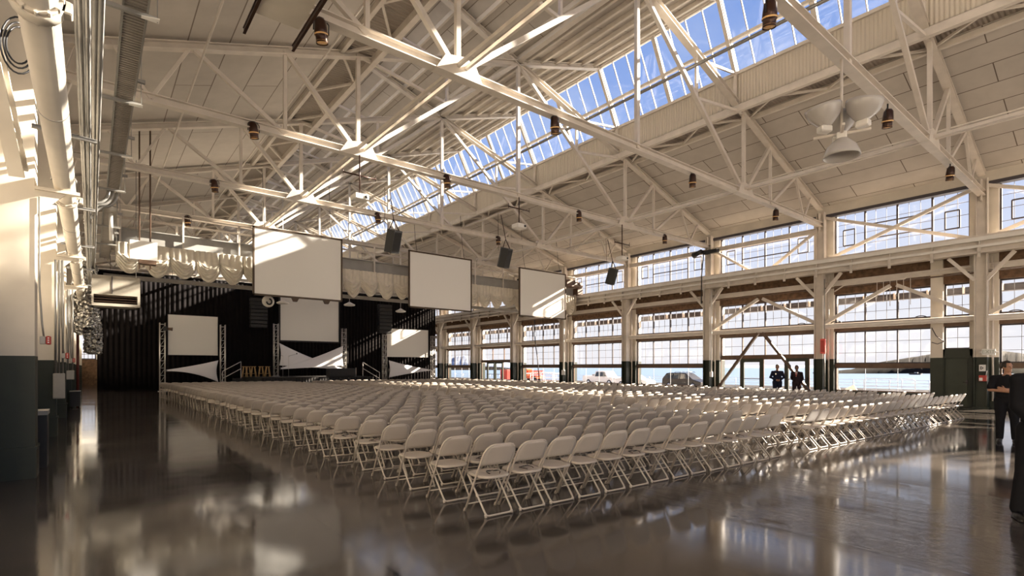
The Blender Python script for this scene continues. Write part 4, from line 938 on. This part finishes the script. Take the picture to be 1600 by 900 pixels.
# ================================================================ RIGHT WALL FITTINGS
c=on_X(1545,550,27.6); o=thing('exit_sign','pale exit sign with pointed ends on the first window wall column','sign',(27.62,c.y,c.z))
s=MB(); h=.12; w=.20; cy,cz=c.y,c.z
s.prism([(cy-w-.10,cz),(cy-w,cz-.035),(cy-w,cz-h),(cy+w,cz-h),(cy+w,cz-.035),(cy+w+.10,cz),(cy+w,cz+.035),(cy+w,cz+h),(cy-w,cz+h),(cy-w,cz+.035)],0,27.54,27.60); s.build('plate',M['paper'],o)
def text(body,loc,size,rot,m,name,parent):
    cu_=bpy.data.curves.new(name,'FONT'); cu_.body=body; cu_.size=size; cu_.align_x='CENTER'; cu_.align_y='CENTER'; cu_.extrude=.004; cu_.materials.append(m)
    t=bpy.data.objects.new(name,cu_); COL.objects.link(t); dg=bpy.context.evaluated_depsgraph_get(); me=bpy.data.meshes.new_from_object(t.evaluated_get(dg)); bpy.data.objects.remove(t); me.materials.clear(); me.materials.append(m); t=bpy.data.objects.new(name,me); COL.objects.link(t); t.location=Vector(loc)-parent.location; t.rotation_euler=rot; t.parent=parent; return t
text('EXIT',(27.533,cy,cz),.19,(PI/2,0,-PI/2),M['signtext'],'lettering',o)
s=MB(); s.box(27.60,27.68,cy-.05,cy+.05,cz-.06,cz+.06); s.build('mount',M['grey'],o)
c=on_X(1535,575,27.62); o=thing('wall_sign','small white sign with a black arrow on the first column','sign',c); s=MB(); s.box(27.61,27.63,c.y-.10,c.y+.10,c.z-.13,c.z+.13); s.build('plate',M['paper'],o)
s=MB()
for pa,pb in (((.045,.06),(-.03,.0)),((-.03,.0),(.045,-.06)),((.05,.06),(.05,-.06))): s.bar((27.60,c.y+pa[0],c.z+pa[1]),(27.60,c.y+pb[0],c.z+pb[1]),.02,.02,(1,0,0))
s.build('symbol',M['black'],o)
c=on_X(1536,591,27.62); o=thing('fire_alarm_box','red fire alarm pull box with white label on the first column','fire alarm',c); s=MB(); s.cbox((27.58,c.y,c.z),.10,.24,.24,0,.015); s.build('box',M['red'],o); s=MB(); s.box(27.51,27.53,c.y+.0,c.y+.10,c.z-.10,c.z+.02); s.build('label_plate',M['paper'],o); s=MB(); s.tube([(27.55,c.y-.1,c.z+.12),(27.55,c.y-.13,c.z+.3)],.012,6); s.build('handle',M['paper'],o)
c=on_X(1286.5,541,27.55); o=thing('fire_hose_cabinet','tall bright red box on the second window wall column','fire box',c); s=MB(); s.cbox((27.52,c.y,c.z),.14,.22,.72,0,.02); s.build('box',mat('bright_red_box',(.75,.10,.08),.4),o); s=MB(); s.box(27.44,27.455,c.y-.07,c.y+.07,c.z-.28,c.z+.28); s.build('door_panel',M['red'],o)
s=MB(); s.tube([(27.53,c.y-.06,.7),(27.53,c.y-.06,c.z-.36)],.03,6); s.tube([(27.53,c.y-.06,c.z+.36),(27.53,c.y-.06,5.9)],.02,6); s.build('riser_conduit',M['galv'],o)
c=on_X(1112,585,27.6); o=thing('electrical_box','white electrical box with conduit on the third window wall column','electrical box',c); s=MB(); s.cbox((27.55,c.y,c.z),.12,.16,.3,0,.01); s.build('box',M['paper'],o); s=MB(); s.tube([(27.58,c.y,c.z+.15),(27.58,c.y,6.0)],.03,6); s.build('riser_conduit',M['white'],o)
c=on_X(881,582,27.6); o=thing('electrical_box','pale electrical box with conduit on the fifth window wall column','electrical box',c); s=MB(); s.cbox((27.55,c.y,c.z),.12,.3,.36,0,.01); s.build('box',M['paper'],o); s=MB(); s.tube([(27.58,c.y,c.z+.15),(27.58,c.y,6.0)],.06,6); s.build('riser_conduit',M['white'],o)
# stage light with hanging cable on the clerestory strut
c=on_X(1090,396,27.6); o=thing('spotlight','blue black spotlight clamped beside the third column at the clerestory','spotlight',c); s=MB(); s.lathe([(0,-.3),(.12,-.3),(.13,.1),(.18,.3),(0,.3)],c,14,(.2,1,-.25)); s.build('can',M['black'],o); s=MB(); s.tube([c+Vector((0,-.1,.1)),(27.9,c.y-.4,8.42)],.04,6); s.cbox((27.75,c.y-.75,8.3),.25,.9,.2); s.build('clamp',M['black'],o)
s=MB(); s.tube([c+Vector((0,-.4,0)),(27.3,c.y-.5,7.6),(27.28,c.y-.45,6.9),(27.3,c.y-.42,5.3)],.03,6); s.build('cable',M['black'],o)
s=MB(); a=on_X(835,500,27.3); b=on_X(843,600,27.3); s.tube([a,a.lerp(b,.35)+Vector((0,.12,0)),a.lerp(b,.6),b],.04,6); tag(s.build('hanging_cable',M['bronze']),'thick dark cable hanging down in front of the windows below the right hanging screen','cable')
s=MB(); a=on_X(1458,512,27.95); s.tube([a+Vector((0,.05,0)),a+Vector((0,-.1,-.35)),a+Vector((0,-.3,-.55)),a+Vector((0,-.38,-.6))],.018,6); s.tube([a+Vector((0,.05,-.62)),a+Vector((0,-.15,-.7)),a+Vector((0,-.38,-.6))],.018,6); tag(s.build('hanging_cable',M['bronze']),'thin dark cable looped across the narrow pier beside the green door','cable')
b_=on_X(1385,449,27.9); o=thing('conduit_run','cream conduit bent down over the upper window between the first two columns','conduit',(27.9,8,5.6)); s=MB(); s.tube([(27.9,4.9,5.75),(27.9,6.9,5.75),(27.9,7.1,5.55),(27.9,9.5,5.55),(27.9,9.9,5.3)],.03,6); s.build('pipe',M['steel'],o)
for i in range(6): s=MB(); q=6.9+.25*i; s.tube([(27.9,q,5.55),(27.9,q,4.4+.2*(i%3))],.012,5); s.build('drop_rod',M['steel'],o)

# ================================================================ PEOPLE
def fuse(mb,name,m,parent,vox=.014,sm=4):
    o=bpy.data.objects.new('tmp',mb.mesh('tmp',None)); COL.objects.link(o)
    r=o.modifiers.new('r','REMESH'); r.mode='VOXEL'; r.voxel_size=vox; r.use_smooth_shade=True
    q=o.modifiers.new('q','SMOOTH'); q.factor=.5; q.iterations=sm
    dg=bpy.context.evaluated_depsgraph_get(); me=bpy.data.meshes.new_from_object(o.evaluated_get(dg)); bpy.data.objects.remove(o)
    me.name=name; me.materials.clear(); me.materials.append(m)
    for p in me.polygons: p.use_smooth=True
    n=bpy.data.objects.new(name,me); COL.objects.link(n); n.parent=parent; return n
def limb(s,pts,rs,n=12):
    s.tube(pts,rs,n)
    for p,r in zip(pts,rs): s.ell(p,r,r,r,12,8)
def hand(s,w,d,side,curl=.5,sc_=1.0):
    """palm plus five fingers; w wrist point, d pointing direction, side = thumb direction"""
    w=Vector(w); d=Vector(d).normalized(); t=Vector(side); t=(t-d*t.dot(d)).normalized(); nrm=d.cross(t)
    R_=Matrix((t,d,nrm)).transposed()
    s.ell(w+d*.05*sc_,.040*sc_,.055*sc_,.017*sc_,12,8,R_)
    for i,(off,ln) in enumerate(((.030,.070),(.010,.080),(-.011,.074),(-.030,.058))):
        b=w+d*.088*sc_+t*off*sc_; k1=b+(d*math.cos(curl*.5)+nrm*math.sin(curl*.5))*ln*.5*sc_; k2=k1+(d*math.cos(curl*1.6)+nrm*math.sin(curl*1.6))*ln*.5*sc_
        limb(s,[b,k1,k2],[.0095*sc_,.0088*sc_,.0075*sc_],8)
    b=w+d*.03*sc_+t*.034*sc_; k=b+(d*.6+t*.7).normalized()*.035*sc_; limb(s,[b,k,k+(d*.95+nrm*.3).normalized()*.03*sc_],[.012*sc_,.0105*sc_,.009*sc_],8)
def person(label,loc,rz,J,build,top,bottom,skin,hair,turn=0.0,sleeves='long',bulk=1.0,shirtfront=False,badge=False,belt=True,vox=.014):
    o=thing('person',label,'person',loc); o.rotation_euler=(0,0,rz)
    R_=Matrix.Rotation(turn,4,'Z'); hc=Vector(J['head'])
    def hp(x,y,z): return hc+(R_@Vector((x,y,z)))
    b=MB()
    b.ell(hp(0,0,.02),.076,.096,.108,18,12,R_.to_3x3()); b.ell(hp(0,.025,-.055),.056,.066,.062,14,9,R_.to_3x3())
    b.ell(hp(0,.097,-.018),.014,.020,.024,10,7,R_.to_3x3()); b.ell(hp(0,.088,.004),.010,.014,.03,8,6,R_.to_3x3())
    b.ell(hp(0,.080,-.062),.026,.012,.009,10,6,R_.to_3x3()); b.ell(hp(0,.072,-.095),.03,.024,.02,10,6,R_.to_3x3())
    for q in (-1,1): b.ell(hp(q*.077,-.005,-.012),.012,.022,.034,8,6,R_.to_3x3()); b.ell(hp(q*.033,.083,.022),.022,.012,.010,8,6,R_.to_3x3())
    nk=Vector(J['neck']); limb(b,[nk,hc-Vector((0,.01,.06))],[.062,.056])
    B=bulk
    b.ell(nk-Vector((0,0,.17)),.165*B,.105*B,.19); b.ell(nk-Vector((0,0,.38)),.145*B,.105*B,.16); b.ell(Vector((0,0,J['hipz']+.03)),.16*B,.11*B,.14)
    for q,a in ((-1,'L'),(1,'R')):
        sh,el,wr_=[Vector(v) for v in J['arm'+a]]; sh=sh-Vector((0,0,.035)); limb(b,[nk-Vector((0,0,.05)),sh,el,wr_],[.05,.056*B,.043,.029]); hand(b,wr_,J['hand'+a][0],J['hand'+a][1],J.get('curl',.5))
        hi,kn,an=[Vector(v) for v in J['leg'+a]]; limb(b,[hi,kn,an],[.088,.058,.040]); b.ell(an+Vector((0,.06,-.045)),.043,.115,.035)
    bo=fuse(b,'body',skin,o,vox*.75,3)
    t=MB(); 
    t.ell(nk-Vector((0,0,.19)),.19*B,.13*B,.19); t.ell(nk-Vector((0,0,.36)),.175*B,.135*B,.19); t.ell(Vector((0,0,J['hipz']+.08)),.18*B,.138*B,.15)
    for a in 'LR':
        sh,el,wr_=[Vector(v) for v in J['arm'+a]]; sh=sh-Vector((0,0,.035))
        if sleeves=='long': limb(t,[nk-Vector((0,0,.045)),sh,el,wr_+(el-wr_)*.06],[.062,.074*B,.062*B,.046*B])
        else: m_=sh.lerp(el,.75); limb(t,[nk-Vector((0,0,.045)),sh,m_],[.062,.076*B,.066*B])
    t.lathe([(.075,-.07),(.078,-.02),(.07,.0)],nk,14)
    fuse(t,'jacket' if sleeves=='long' else 'shirt',top,o,vox,5)
    l=MB(); l.ell(Vector((0,0,J['hipz'])),.172*B,.128*B,.15)
    for a in 'LR': hi,kn,an=[Vector(v) for v in J['leg'+a]]; limb(l,[hi,kn,an+Vector((0,0,.02))],[.112*B,.080,.068])
    fuse(l,'trousers',bottom,o,vox,4)
    for a in 'LR':
        an=Vector(J['leg'+a][2]); f=MB(); f.ell(an+Vector((0,.065,-.045)),.052,.145,.042); f.cbox(an+Vector((0,.06,-.075)),.085,.26,.022,0,.008); limb(f,[an+Vector((0,0,.03)),an+Vector((0,0,-.03))],[.05,.05]); fuse(f,'shoe',M['leather'],o,.010,2)
    h=MB(); h.ell(hp(0,-.012,.040),.083,.100,.100,18,12,R_.to_3x3())
    hm=h.mesh('hair',M['hair']); ho=bpy.data.objects.new('hair',hm); COL.objects.link(ho); ho.parent=o
    import bmesh
    bm=bmesh.new(); bm.from_mesh(hm); Ri=R_.inverted().to_3x3()
    dl=[f for f in bm.faces if ((Ri@(f.calc_center_median()-hc)).y>.045 and (Ri@(f.calc_center_median()-hc)).z<.085) or (Ri@(f.calc_center_median()-hc)).z<-.02]
    bmesh.ops.delete(bm,geom=dl,context='FACES'); bm.to_mesh(hm); bm.free(); solid(ho,.008,1)
    e=MB()
    for q in (-1,1): e.ell(hp(q*.031,.090,.014),.012,.006,.007,8,6,R_.to_3x3())
    e.build('eyes',M['black'],bo,world=False)
    fy=nk.y+.135*B
    if shirtfront:
        s=MB(); s.prism([(-.055,nk.z-.02),(.055,nk.z-.02),(.01,nk.z-.26),(-.01,nk.z-.26)],1,fy-.035,fy-.005); s.build('shirt_front',M['shirt'],o,world=False)
        s=MB(); s.prism([(-.016,nk.z-.05),(.016,nk.z-.05),(.02,nk.z-.22),(0,nk.z-.25),(-.02,nk.z-.22)],1,fy-.008,fy+.002); s.build('tie',M['red'],o,world=False)
    if badge: s=MB(); s.prism([(.07,nk.z-.14),(.11,nk.z-.14),(.115,nk.z-.19),(.09,nk.z-.22),(.065,nk.z-.19)],1,fy-.02,fy+.004); s.build('badge',M['dimple'],o,world=False)
    return o
def stand(z=1.0):
    return dict(head=(0,.02,1.655),neck=(0,0,1.50),hipz=.95,legL=[(-.10,0,.92),(-.115,.02,.49),(-.125,-.01,.085)],legR=[(.10,0,.92),(.115,.02,.49),(.125,-.01,.085)])
def flip(J): return J
# guard with badge, hands together in front
J=stand(); J.update(armL=[(-.205,0,1.44),(-.30,.02,1.17),(-.10,.19,1.03)],armR=[(.205,0,1.44),(.30,.02,1.17),(.10,.19,1.03)],handL=((.8,.35,-.25),(0,0,1)),handR=((-.8,.35,-.25),(0,0,1)),curl=.9)
p=on_X(1214.5,600,27.2); person('man in dark jacket with a silver badge, hands clasped, standing by the glazed doors',(26.3,p.y*26.3/27.2,0),2.15,J,None,M['navy'],M['navy'],M['skin'],M['hair'],turn=-.25,bulk=1.12,badge=True,vox=.016)
J=stand(); J.update(head=(0,.02,1.61),neck=(0,0,1.46),armL=[(-.20,0,1.40),(-.25,.0,1.12),(-.20,.10,.88)],armR=[(.20,0,1.40),(.25,-.06,1.14),(.16,-.16,.98)],handL=((.1,.2,-1),(0,1,0)),handR=((-.7,-.1,-.6),(0,0,-1)),curl=.6)
p=on_X(1245,600,27.2); person('man in dark suit with white shirt collar, standing right of the man with the badge',(26.6,p.y*26.6/27.2,0),1.75,J,None,M['maroon'],M['maroon'],M['skin2'],M['hair'],turn=.35,bulk=1.0,shirtfront=True,vox=.016)
# man with folded arms
J=stand(); J.update(armL=[(-.215,0,1.43),(-.28,.08,1.15),(.02,.235,1.17)],armR=[(.215,0,1.43),(.28,.08,1.15),(-.04,.265,1.12)],handL=((.9,-.3,.2),(0,0,1)),handR=((-.9,-.3,.2),(0,0,1)),curl=.4)
p=at_d(1574,692,11.5)
person('man in black short sleeved shirt with folded arms, standing at the right edge',(p.x,p.y,0),PI/2+.1,J,None,M['blackcloth'],M['blackcloth'],M['skin'],M['hair'],turn=.75,sleeves='short',bulk=1.15,vox=.013)
# dark figure cut by the edge of the photo
J=stand(); J.update(head=(0,.03,1.70),neck=(0,0,1.545),armL=[(-.205,0,1.47),(-.225,.02,1.17),(-.12,.20,.98)],armR=[(.205,0,1.47),(.225,.02,1.17),(.12,.20,.98)],legL=[(-.11,0,.92),(-.165,.02,.49),(-.21,-.01,.085)],legR=[(.11,0,.92),(.165,.02,.49),(.21,-.01,.085)],handL=((.1,.3,-1),(0,1,0)),handR=((-.1,.3,-1),(0,1,0)))
p=at_d(1634,822,5.6)
o=person('person in black cut off by the right edge of the photo, nearest the camera',(p.x,p.y,0),PI*.5+.4,J,None,M['blackcloth'],M['blackcloth'],M['skin2'],M['hair'],bulk=1.1,vox=.013); o.scale=(1.05,1.05,1.05)

# ================================================================ OUTSIDE
GZ=-.65
s=MB(); s.box(28.9,58.6,-60,140,GZ-.6,GZ); o=s.build('pier_pavement',M['deckgrey']); tag(o,'grey concrete pier apron between the building and the bay','pavement',kind='structure')
s=MB(); s.box(58.4,58.7,-60,140,GZ,GZ+.25); tag(s.build('pier_curb',M['deckgrey']),'low concrete curb along the edge of the pier','curb',kind='structure')
s=MB(); s.add([(40,-4000,-3),(9000,-4000,-3),(9000,12000,-3),(40,12000,-3)],[(0,1,2,3)]); s.add([(40,-4000,-3.2),(9000,-4000,-3.2),(9000,12000,-3.2),(40,12000,-3.2)],[(3,2,1,0)]); tag(s.build('bay_water',M['water']),'wide calm blue water of the bay beyond the pier','water',kind='structure')
s=MB(); s.add([(-4000,-4000,-3.4),(60,-4000,-3.4),(60,12000,-3.4),(-4000,12000,-3.4)],[(0,1,2,3)]); tag(s.build('ground',M['deckgrey']),None,None,kind='structure')
def ridge(name,label,px,tops,D,base,m,depth=.3,cat='hill',seed=1):
    rnd=random.Random(seed); s=MB(); n=len(px); per=8; cols=[]
    for i in range((n-1)*per+1):
        j=min(i//per,n-2); f=(i-j*per)/per; x=px[j]+(px[j+1]-px[j])*f; y=tops[j]+(tops[j+1]-tops[j])*f
        cols.append((x,y+rnd.uniform(-.3,.3)))
    rows=[(0,0.0),(.02,.30),(.10,.55),(.22,.85),(.35,1.0),(.6,.75),(1,.0)]
    vs=[]
    for dz,hz in rows:
        for (x,y) in cols:
            d=D*(1+depth*dz); q=at_d(x,574,d); H=H0+(574-y)*D*(1+depth*.35)/F
            z=base+(H-base)*hz*(1 if hz in (0,1) else 1+rnd.uniform(-.08,.08)); vs.append((q.x,q.y,z))
    w=len(cols); s.add(vs,[(j*w+i,j*w+i+1,j*w+w+i+1,j*w+w+i) for j in range(len(rows)-1) for i in range(w-1)],True)
    tag(s.build(name,m),label,cat,kind='structure')
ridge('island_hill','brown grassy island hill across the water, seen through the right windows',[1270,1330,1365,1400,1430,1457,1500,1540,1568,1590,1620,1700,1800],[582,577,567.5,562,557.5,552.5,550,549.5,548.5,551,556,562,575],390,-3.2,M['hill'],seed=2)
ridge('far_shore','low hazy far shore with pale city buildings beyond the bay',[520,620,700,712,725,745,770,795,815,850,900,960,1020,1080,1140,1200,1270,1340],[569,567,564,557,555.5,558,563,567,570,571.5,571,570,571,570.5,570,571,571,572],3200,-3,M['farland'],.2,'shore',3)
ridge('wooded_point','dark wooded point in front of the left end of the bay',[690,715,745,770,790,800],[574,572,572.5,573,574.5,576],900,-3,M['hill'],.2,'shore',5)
# steel beam outside along the upper windows
s=MB(); s.ibar((29.7,Y0,4.98),(29.7,Y1,4.98),.3,.30,.03)
o=thing('canopy_beam','grey steel beam outside along the upper windows','beam',(29.7,0,5)); s.build('beam',M['slate'],o); s=MB(); y=Y0+.4
while y<Y1: s.box(29.4,29.55,y-.03,y+.03,4.84,5.14); y+=1.25
s.build('gap_tick',M['white'],o)  # white plates stand in for bright gaps between panels, no real brackets
# pier railing
o=thing('pier_railing','long pale metal railing with four rails along the edge of the pier','railing',(58.2,30,GZ))
for z in (1.1,.82,.55,.28): s=MB(); s.tube([(58.2,-20,GZ+z),(58.2,110,GZ+z)],.030,6); s.build('rail',M['railgalv'],o)
y=-20
while y<110: s=MB(); s.tube([(58.2,y,GZ),(58.2,y,GZ+1.12)],.04,6); s.build('post',M['railgalv'],o); y+=3.0
a=on_X(1430,600,57.6); b=on_X(1350,600,57.6); o=thing('gate_barrier','pale metal gate section with rounded corners standing before the pier railing','barrier',(57.6,(a.y+b.y)/2,GZ)); s=MB(); ya,yb=a.y,b.y
s.tube([(57.6,ya,GZ),(57.6,ya,GZ+1.1),(57.6,ya+.15,GZ+1.25),(57.6,yb-.15,GZ+1.25),(57.6,yb,GZ+1.1),(57.6,yb,GZ)],.04,8); s.build('frame',M['railgalv'],o)
for z in (.15,.5,.85): s=MB(); s.tube([(57.6,ya,GZ+z),(57.6,yb,GZ+z)],.028,6); s.build('rail',M['railgalv'],o)
for f in (.25,.75): s=MB(); s.tube([(57.6,ya+(yb-ya)*f,GZ),(57.6,ya+(yb-ya)*f,GZ+1.25)],.03,6); s.build('post',M['railgalv'],o)
# two pale deck chairs just outside
for i,px in enumerate((1311,1337)):
    q=on_X(px,606,33.0); o=thing('lounge_chair','pale tilted outdoor chair back outside the window, %s of two'%['left','right'][i],'chair',(33,q.y,GZ),'outdoor chairs')
    s=MB(); s.bar((33.0,q.y-.1,GZ+.45),(33.0,q.y+.30,GZ+1.22),.5,.05,(1,0,0)); s.build('backrest',M['white'],o); s=MB(); s.bar((33,q.y-.55,GZ+.42),(33,q.y-.08,GZ+.42),.5,.05); s.build('seat',M['white'],o)
    for a_ in (-.5,-.05): 
        for b_ in (-.2,.2): s=MB(); s.tube([(33+b_,q.y+a_,GZ),(33+b_,q.y+a_,GZ+.42)],.02,6); s.build('leg',M['white'],o)
# vehicles, drawn nose towards -Y
def vehicle(label,x,y,side,windows,width,m,wheels,cat='car',name='parked_car',rz=0,rack=False,extra=None):
    """side: outline (y,z) of the body; windows: list of (y,z) outlines; y runs along the car"""
    o=thing(name,label,cat,(x,y,GZ)); o.rotation_euler=(0,0,rz); h=width/2
    zm=max(q[1] for q in side)
    def taper(mb):
        mb.v=[(vx*(1-.16*max(0,(vz-.95)/max(.1,zm-.95))),vy,vz) for vx,vy,vz in mb.v]; return mb
    s=MB(); s.prism(side,0,-h,h); ob=taper(s).build('body',m,o,world=False); bv_=ob.modifiers.new('b','BEVEL'); bv_.width=.06; bv_.segments=2; bv_.limit_method='ANGLE'
    for wv in windows:
        s=MB(); s.prism(wv,0,-h-.05,-h+.03); s.prism(wv,0,h-.03,h+.05); taper(s).build('side_window',M['carglass'],o,world=False)
    for wy,wr_ in wheels:
        for q in (-1,1):
            s=MB(); s.lathe([(.0,-.11),(wr_*.9,-.11),(wr_,-.06),(wr_,.06),(wr_*.9,.11),(0,.11)],(q*(h-.1),wy,wr_),20,(1,0,0)); wo=s.build('wheel',M['tyre'],o,world=False)
            s=MB(); s.lathe([(0,.0),(wr_*.55,.0),(wr_*.5,.02),(0,.03)],(q*(h-.1)+q*.11,wy,wr_),14,(q,0,0)); s.build('hub',M['railgalv'],wo,world=False)
    if rack:
        s=MB()
        for q in (-.5,.5): s.tube([(q,-.9,1.72),(q,-.8,1.80),(q,.9,1.80),(q,1.0,1.72)],.025,6)
        for q in (-.5,.2,.7): s.tube([(-.5,q,1.80),(.5,q,1.80)],.025,6)
        s.build('roof_rack',M['black'],o,world=False)
    return o
pk=vehicle('white pickup truck parked outside behind the middle windows',51.5,45.2,[(-2.75,.45),(-2.8,.95),(-1.5,1.12),(-1.0,1.80),(-.85,1.86),(.45,1.86),(.62,1.8),(.75,1.24),(.8,1.22),(2.75,1.22),(2.8,1.15),(2.8,.5)],[[(-1.25,1.15),(-.86,1.70),(-.25,1.72),(-.25,1.15)],[(-.15,1.15),(-.15,1.72),(.42,1.72),(.6,1.15)]],1.95,M['carwhite'],[(-1.75,.39),(1.75,.39)],'truck','pickup_truck')
s=MB(); s.box(-.9,.9,.85,2.7,1.15,1.30) if False else s.box(-.4,.4,1.0,1.6,1.2,1.42); s.build('cargo_box',M['grey'],pk,world=False)
vehicle('white sedan whose nose shows right of the fourth column, outside',50.5,39.4,[(-2.3,.35),(-2.35,.62),(-2.1,.80),(-1.0,.98),(-.35,1.42),(.9,1.44),(1.6,1.05),(2.25,.98),(2.3,.4)],[[(-.75,1.0),(-.3,1.36),(.25,1.38),(.25,1.0)],[(.32,1.0),(.32,1.38),(.85,1.37),(1.35,1.02)]],1.78,M['carwhite'],[(-1.45,.33),(1.45,.33)])
vehicle('dark estate car with a roof rack parked outside left of the glazed doors',50.0,32.3,[(-2.35,.4),(-2.4,.75),(-1.4,1.05),(-.55,1.66),(-.3,1.72),(1.5,1.72),(1.85,1.66),(2.3,1.1),(2.35,.45)],[[(-1.05,1.08),(-.45,1.6),(.05,1.62),(.05,1.08)],[(.12,1.08),(.12,1.62),(.85,1.62),(.95,1.08)],[(1.02,1.08),(.93,1.62),(1.5,1.6),(2.0,1.12)]],1.85,M['cardark'],[(-1.45,.37),(1.45,.37)],rack=True)
# orange machinery and white boat canopy
q=on_X(830,579,56); o=thing('orange_machine','orange red lattice machinery standing on the pier beyond the fifth column','machine',(56,q.y,GZ))
s=MB(); s.box(55.3,56.5,q.y-2.2,q.y+1.6,GZ+.5,GZ+1.0); s.cbox((56,q.y+1.1,GZ+1.5),1.2,1.3,1.2,0,.08); s.build('chassis',M['orange'],o)
s=MB()
for zz in (1.2,1.75): s.tube([(55.6,q.y-2.6,GZ+zz),(55.6,q.y+1.6,GZ+zz)],.07,6); s.tube([(56.4,q.y-2.6,GZ+zz),(56.4,q.y+1.6,GZ+zz)],.07,6)
for i in range(7): yy=q.y-2.6+.6*i; s.tube([(55.6,yy,GZ+1.2),(55.6,yy+.6,GZ+1.75)],.05,5); s.tube([(56.4,yy,GZ+1.2),(56.4,yy+.6,GZ+1.75)],.05,5); s.tube([(55.6,yy,GZ+1.75),(56.4,yy,GZ+1.2)],.05,5)
s.build('lattice_boom',M['orange'],o)
s=MB()
for a_ in (-1.6,1.1):
    for b_ in (55.4,56.5): s.lathe([(0,-.15),(.4,-.15),(.45,0),(.4,.15),(0,.15)],(b_,q.y+a_,GZ+.45),16,(1,0,0))
s.build('tyre',M['tyre'],o)
q=on_X(794,577,56); o=thing('red_container','small dark red container on the pier beyond the glazed doors by the sixth column','container',(56,q.y,GZ)); s=MB(); s.cbox((56,q.y,GZ+1.1),2,1.9,1.7,0,.03); s.build('body',M['red'],o)
for i in range(6): s=MB(); yy=q.y-.8+.32*i; s.box(54.95,55.0,yy-.04,yy+.04,GZ+.35,GZ+1.85); s.build('rib',M['red'],o)
a=on_X(874,584,48); b=on_X(822,584,48); o=thing('canopy_frame','low white arched canopy on posts outside beyond the fifth column','canopy',(48,(a.y+b.y)/2,GZ)); s=MB(); m_=(a.y+b.y)/2; hw=(b.y-a.y)/2
def arc(u,v): yy=m_-hw+2*hw*u; return (47.2+1.6*v,yy,GZ+1.42+.16*(1-(2*u-1)**2))
s.grid(arc,20,2); solid(s.build('roof',M['carwhite'],o),.09)
for f in (.02,.3,.65,.98):
    for xx in (47.3,48.7): s=MB(); s.tube([(xx,m_-hw+2*hw*f,GZ),(xx,m_-hw+2*hw*f,GZ+1.45)],.035,6); s.build('post',M['carwhite'],o)
for z in (.45,.9): s=MB(); s.tube([(48.7,m_-hw,GZ+z),(48.7,m_+hw,GZ+z)],.028,6); s.build('side_rail',M['carwhite'],o)
# small far boat on the water
q=at_d(1430,585,330); o=thing('small_boat','tiny dark boat far out on the water','boat',(q.x,q.y,-3)); s=MB(); s.prism([(-3.5,.9),(3.5,.9),(2.6,0),(-2.8,0)],0,-1,1); s.xf(Matrix.Translation((q.x,q.y,-3))); s.build('hull',M['black'],o); s=MB(); s.cbox((q.x,q.y-.5,-1.8),1.2,1.8,.7); s.build('cabin',M['grey'],o)
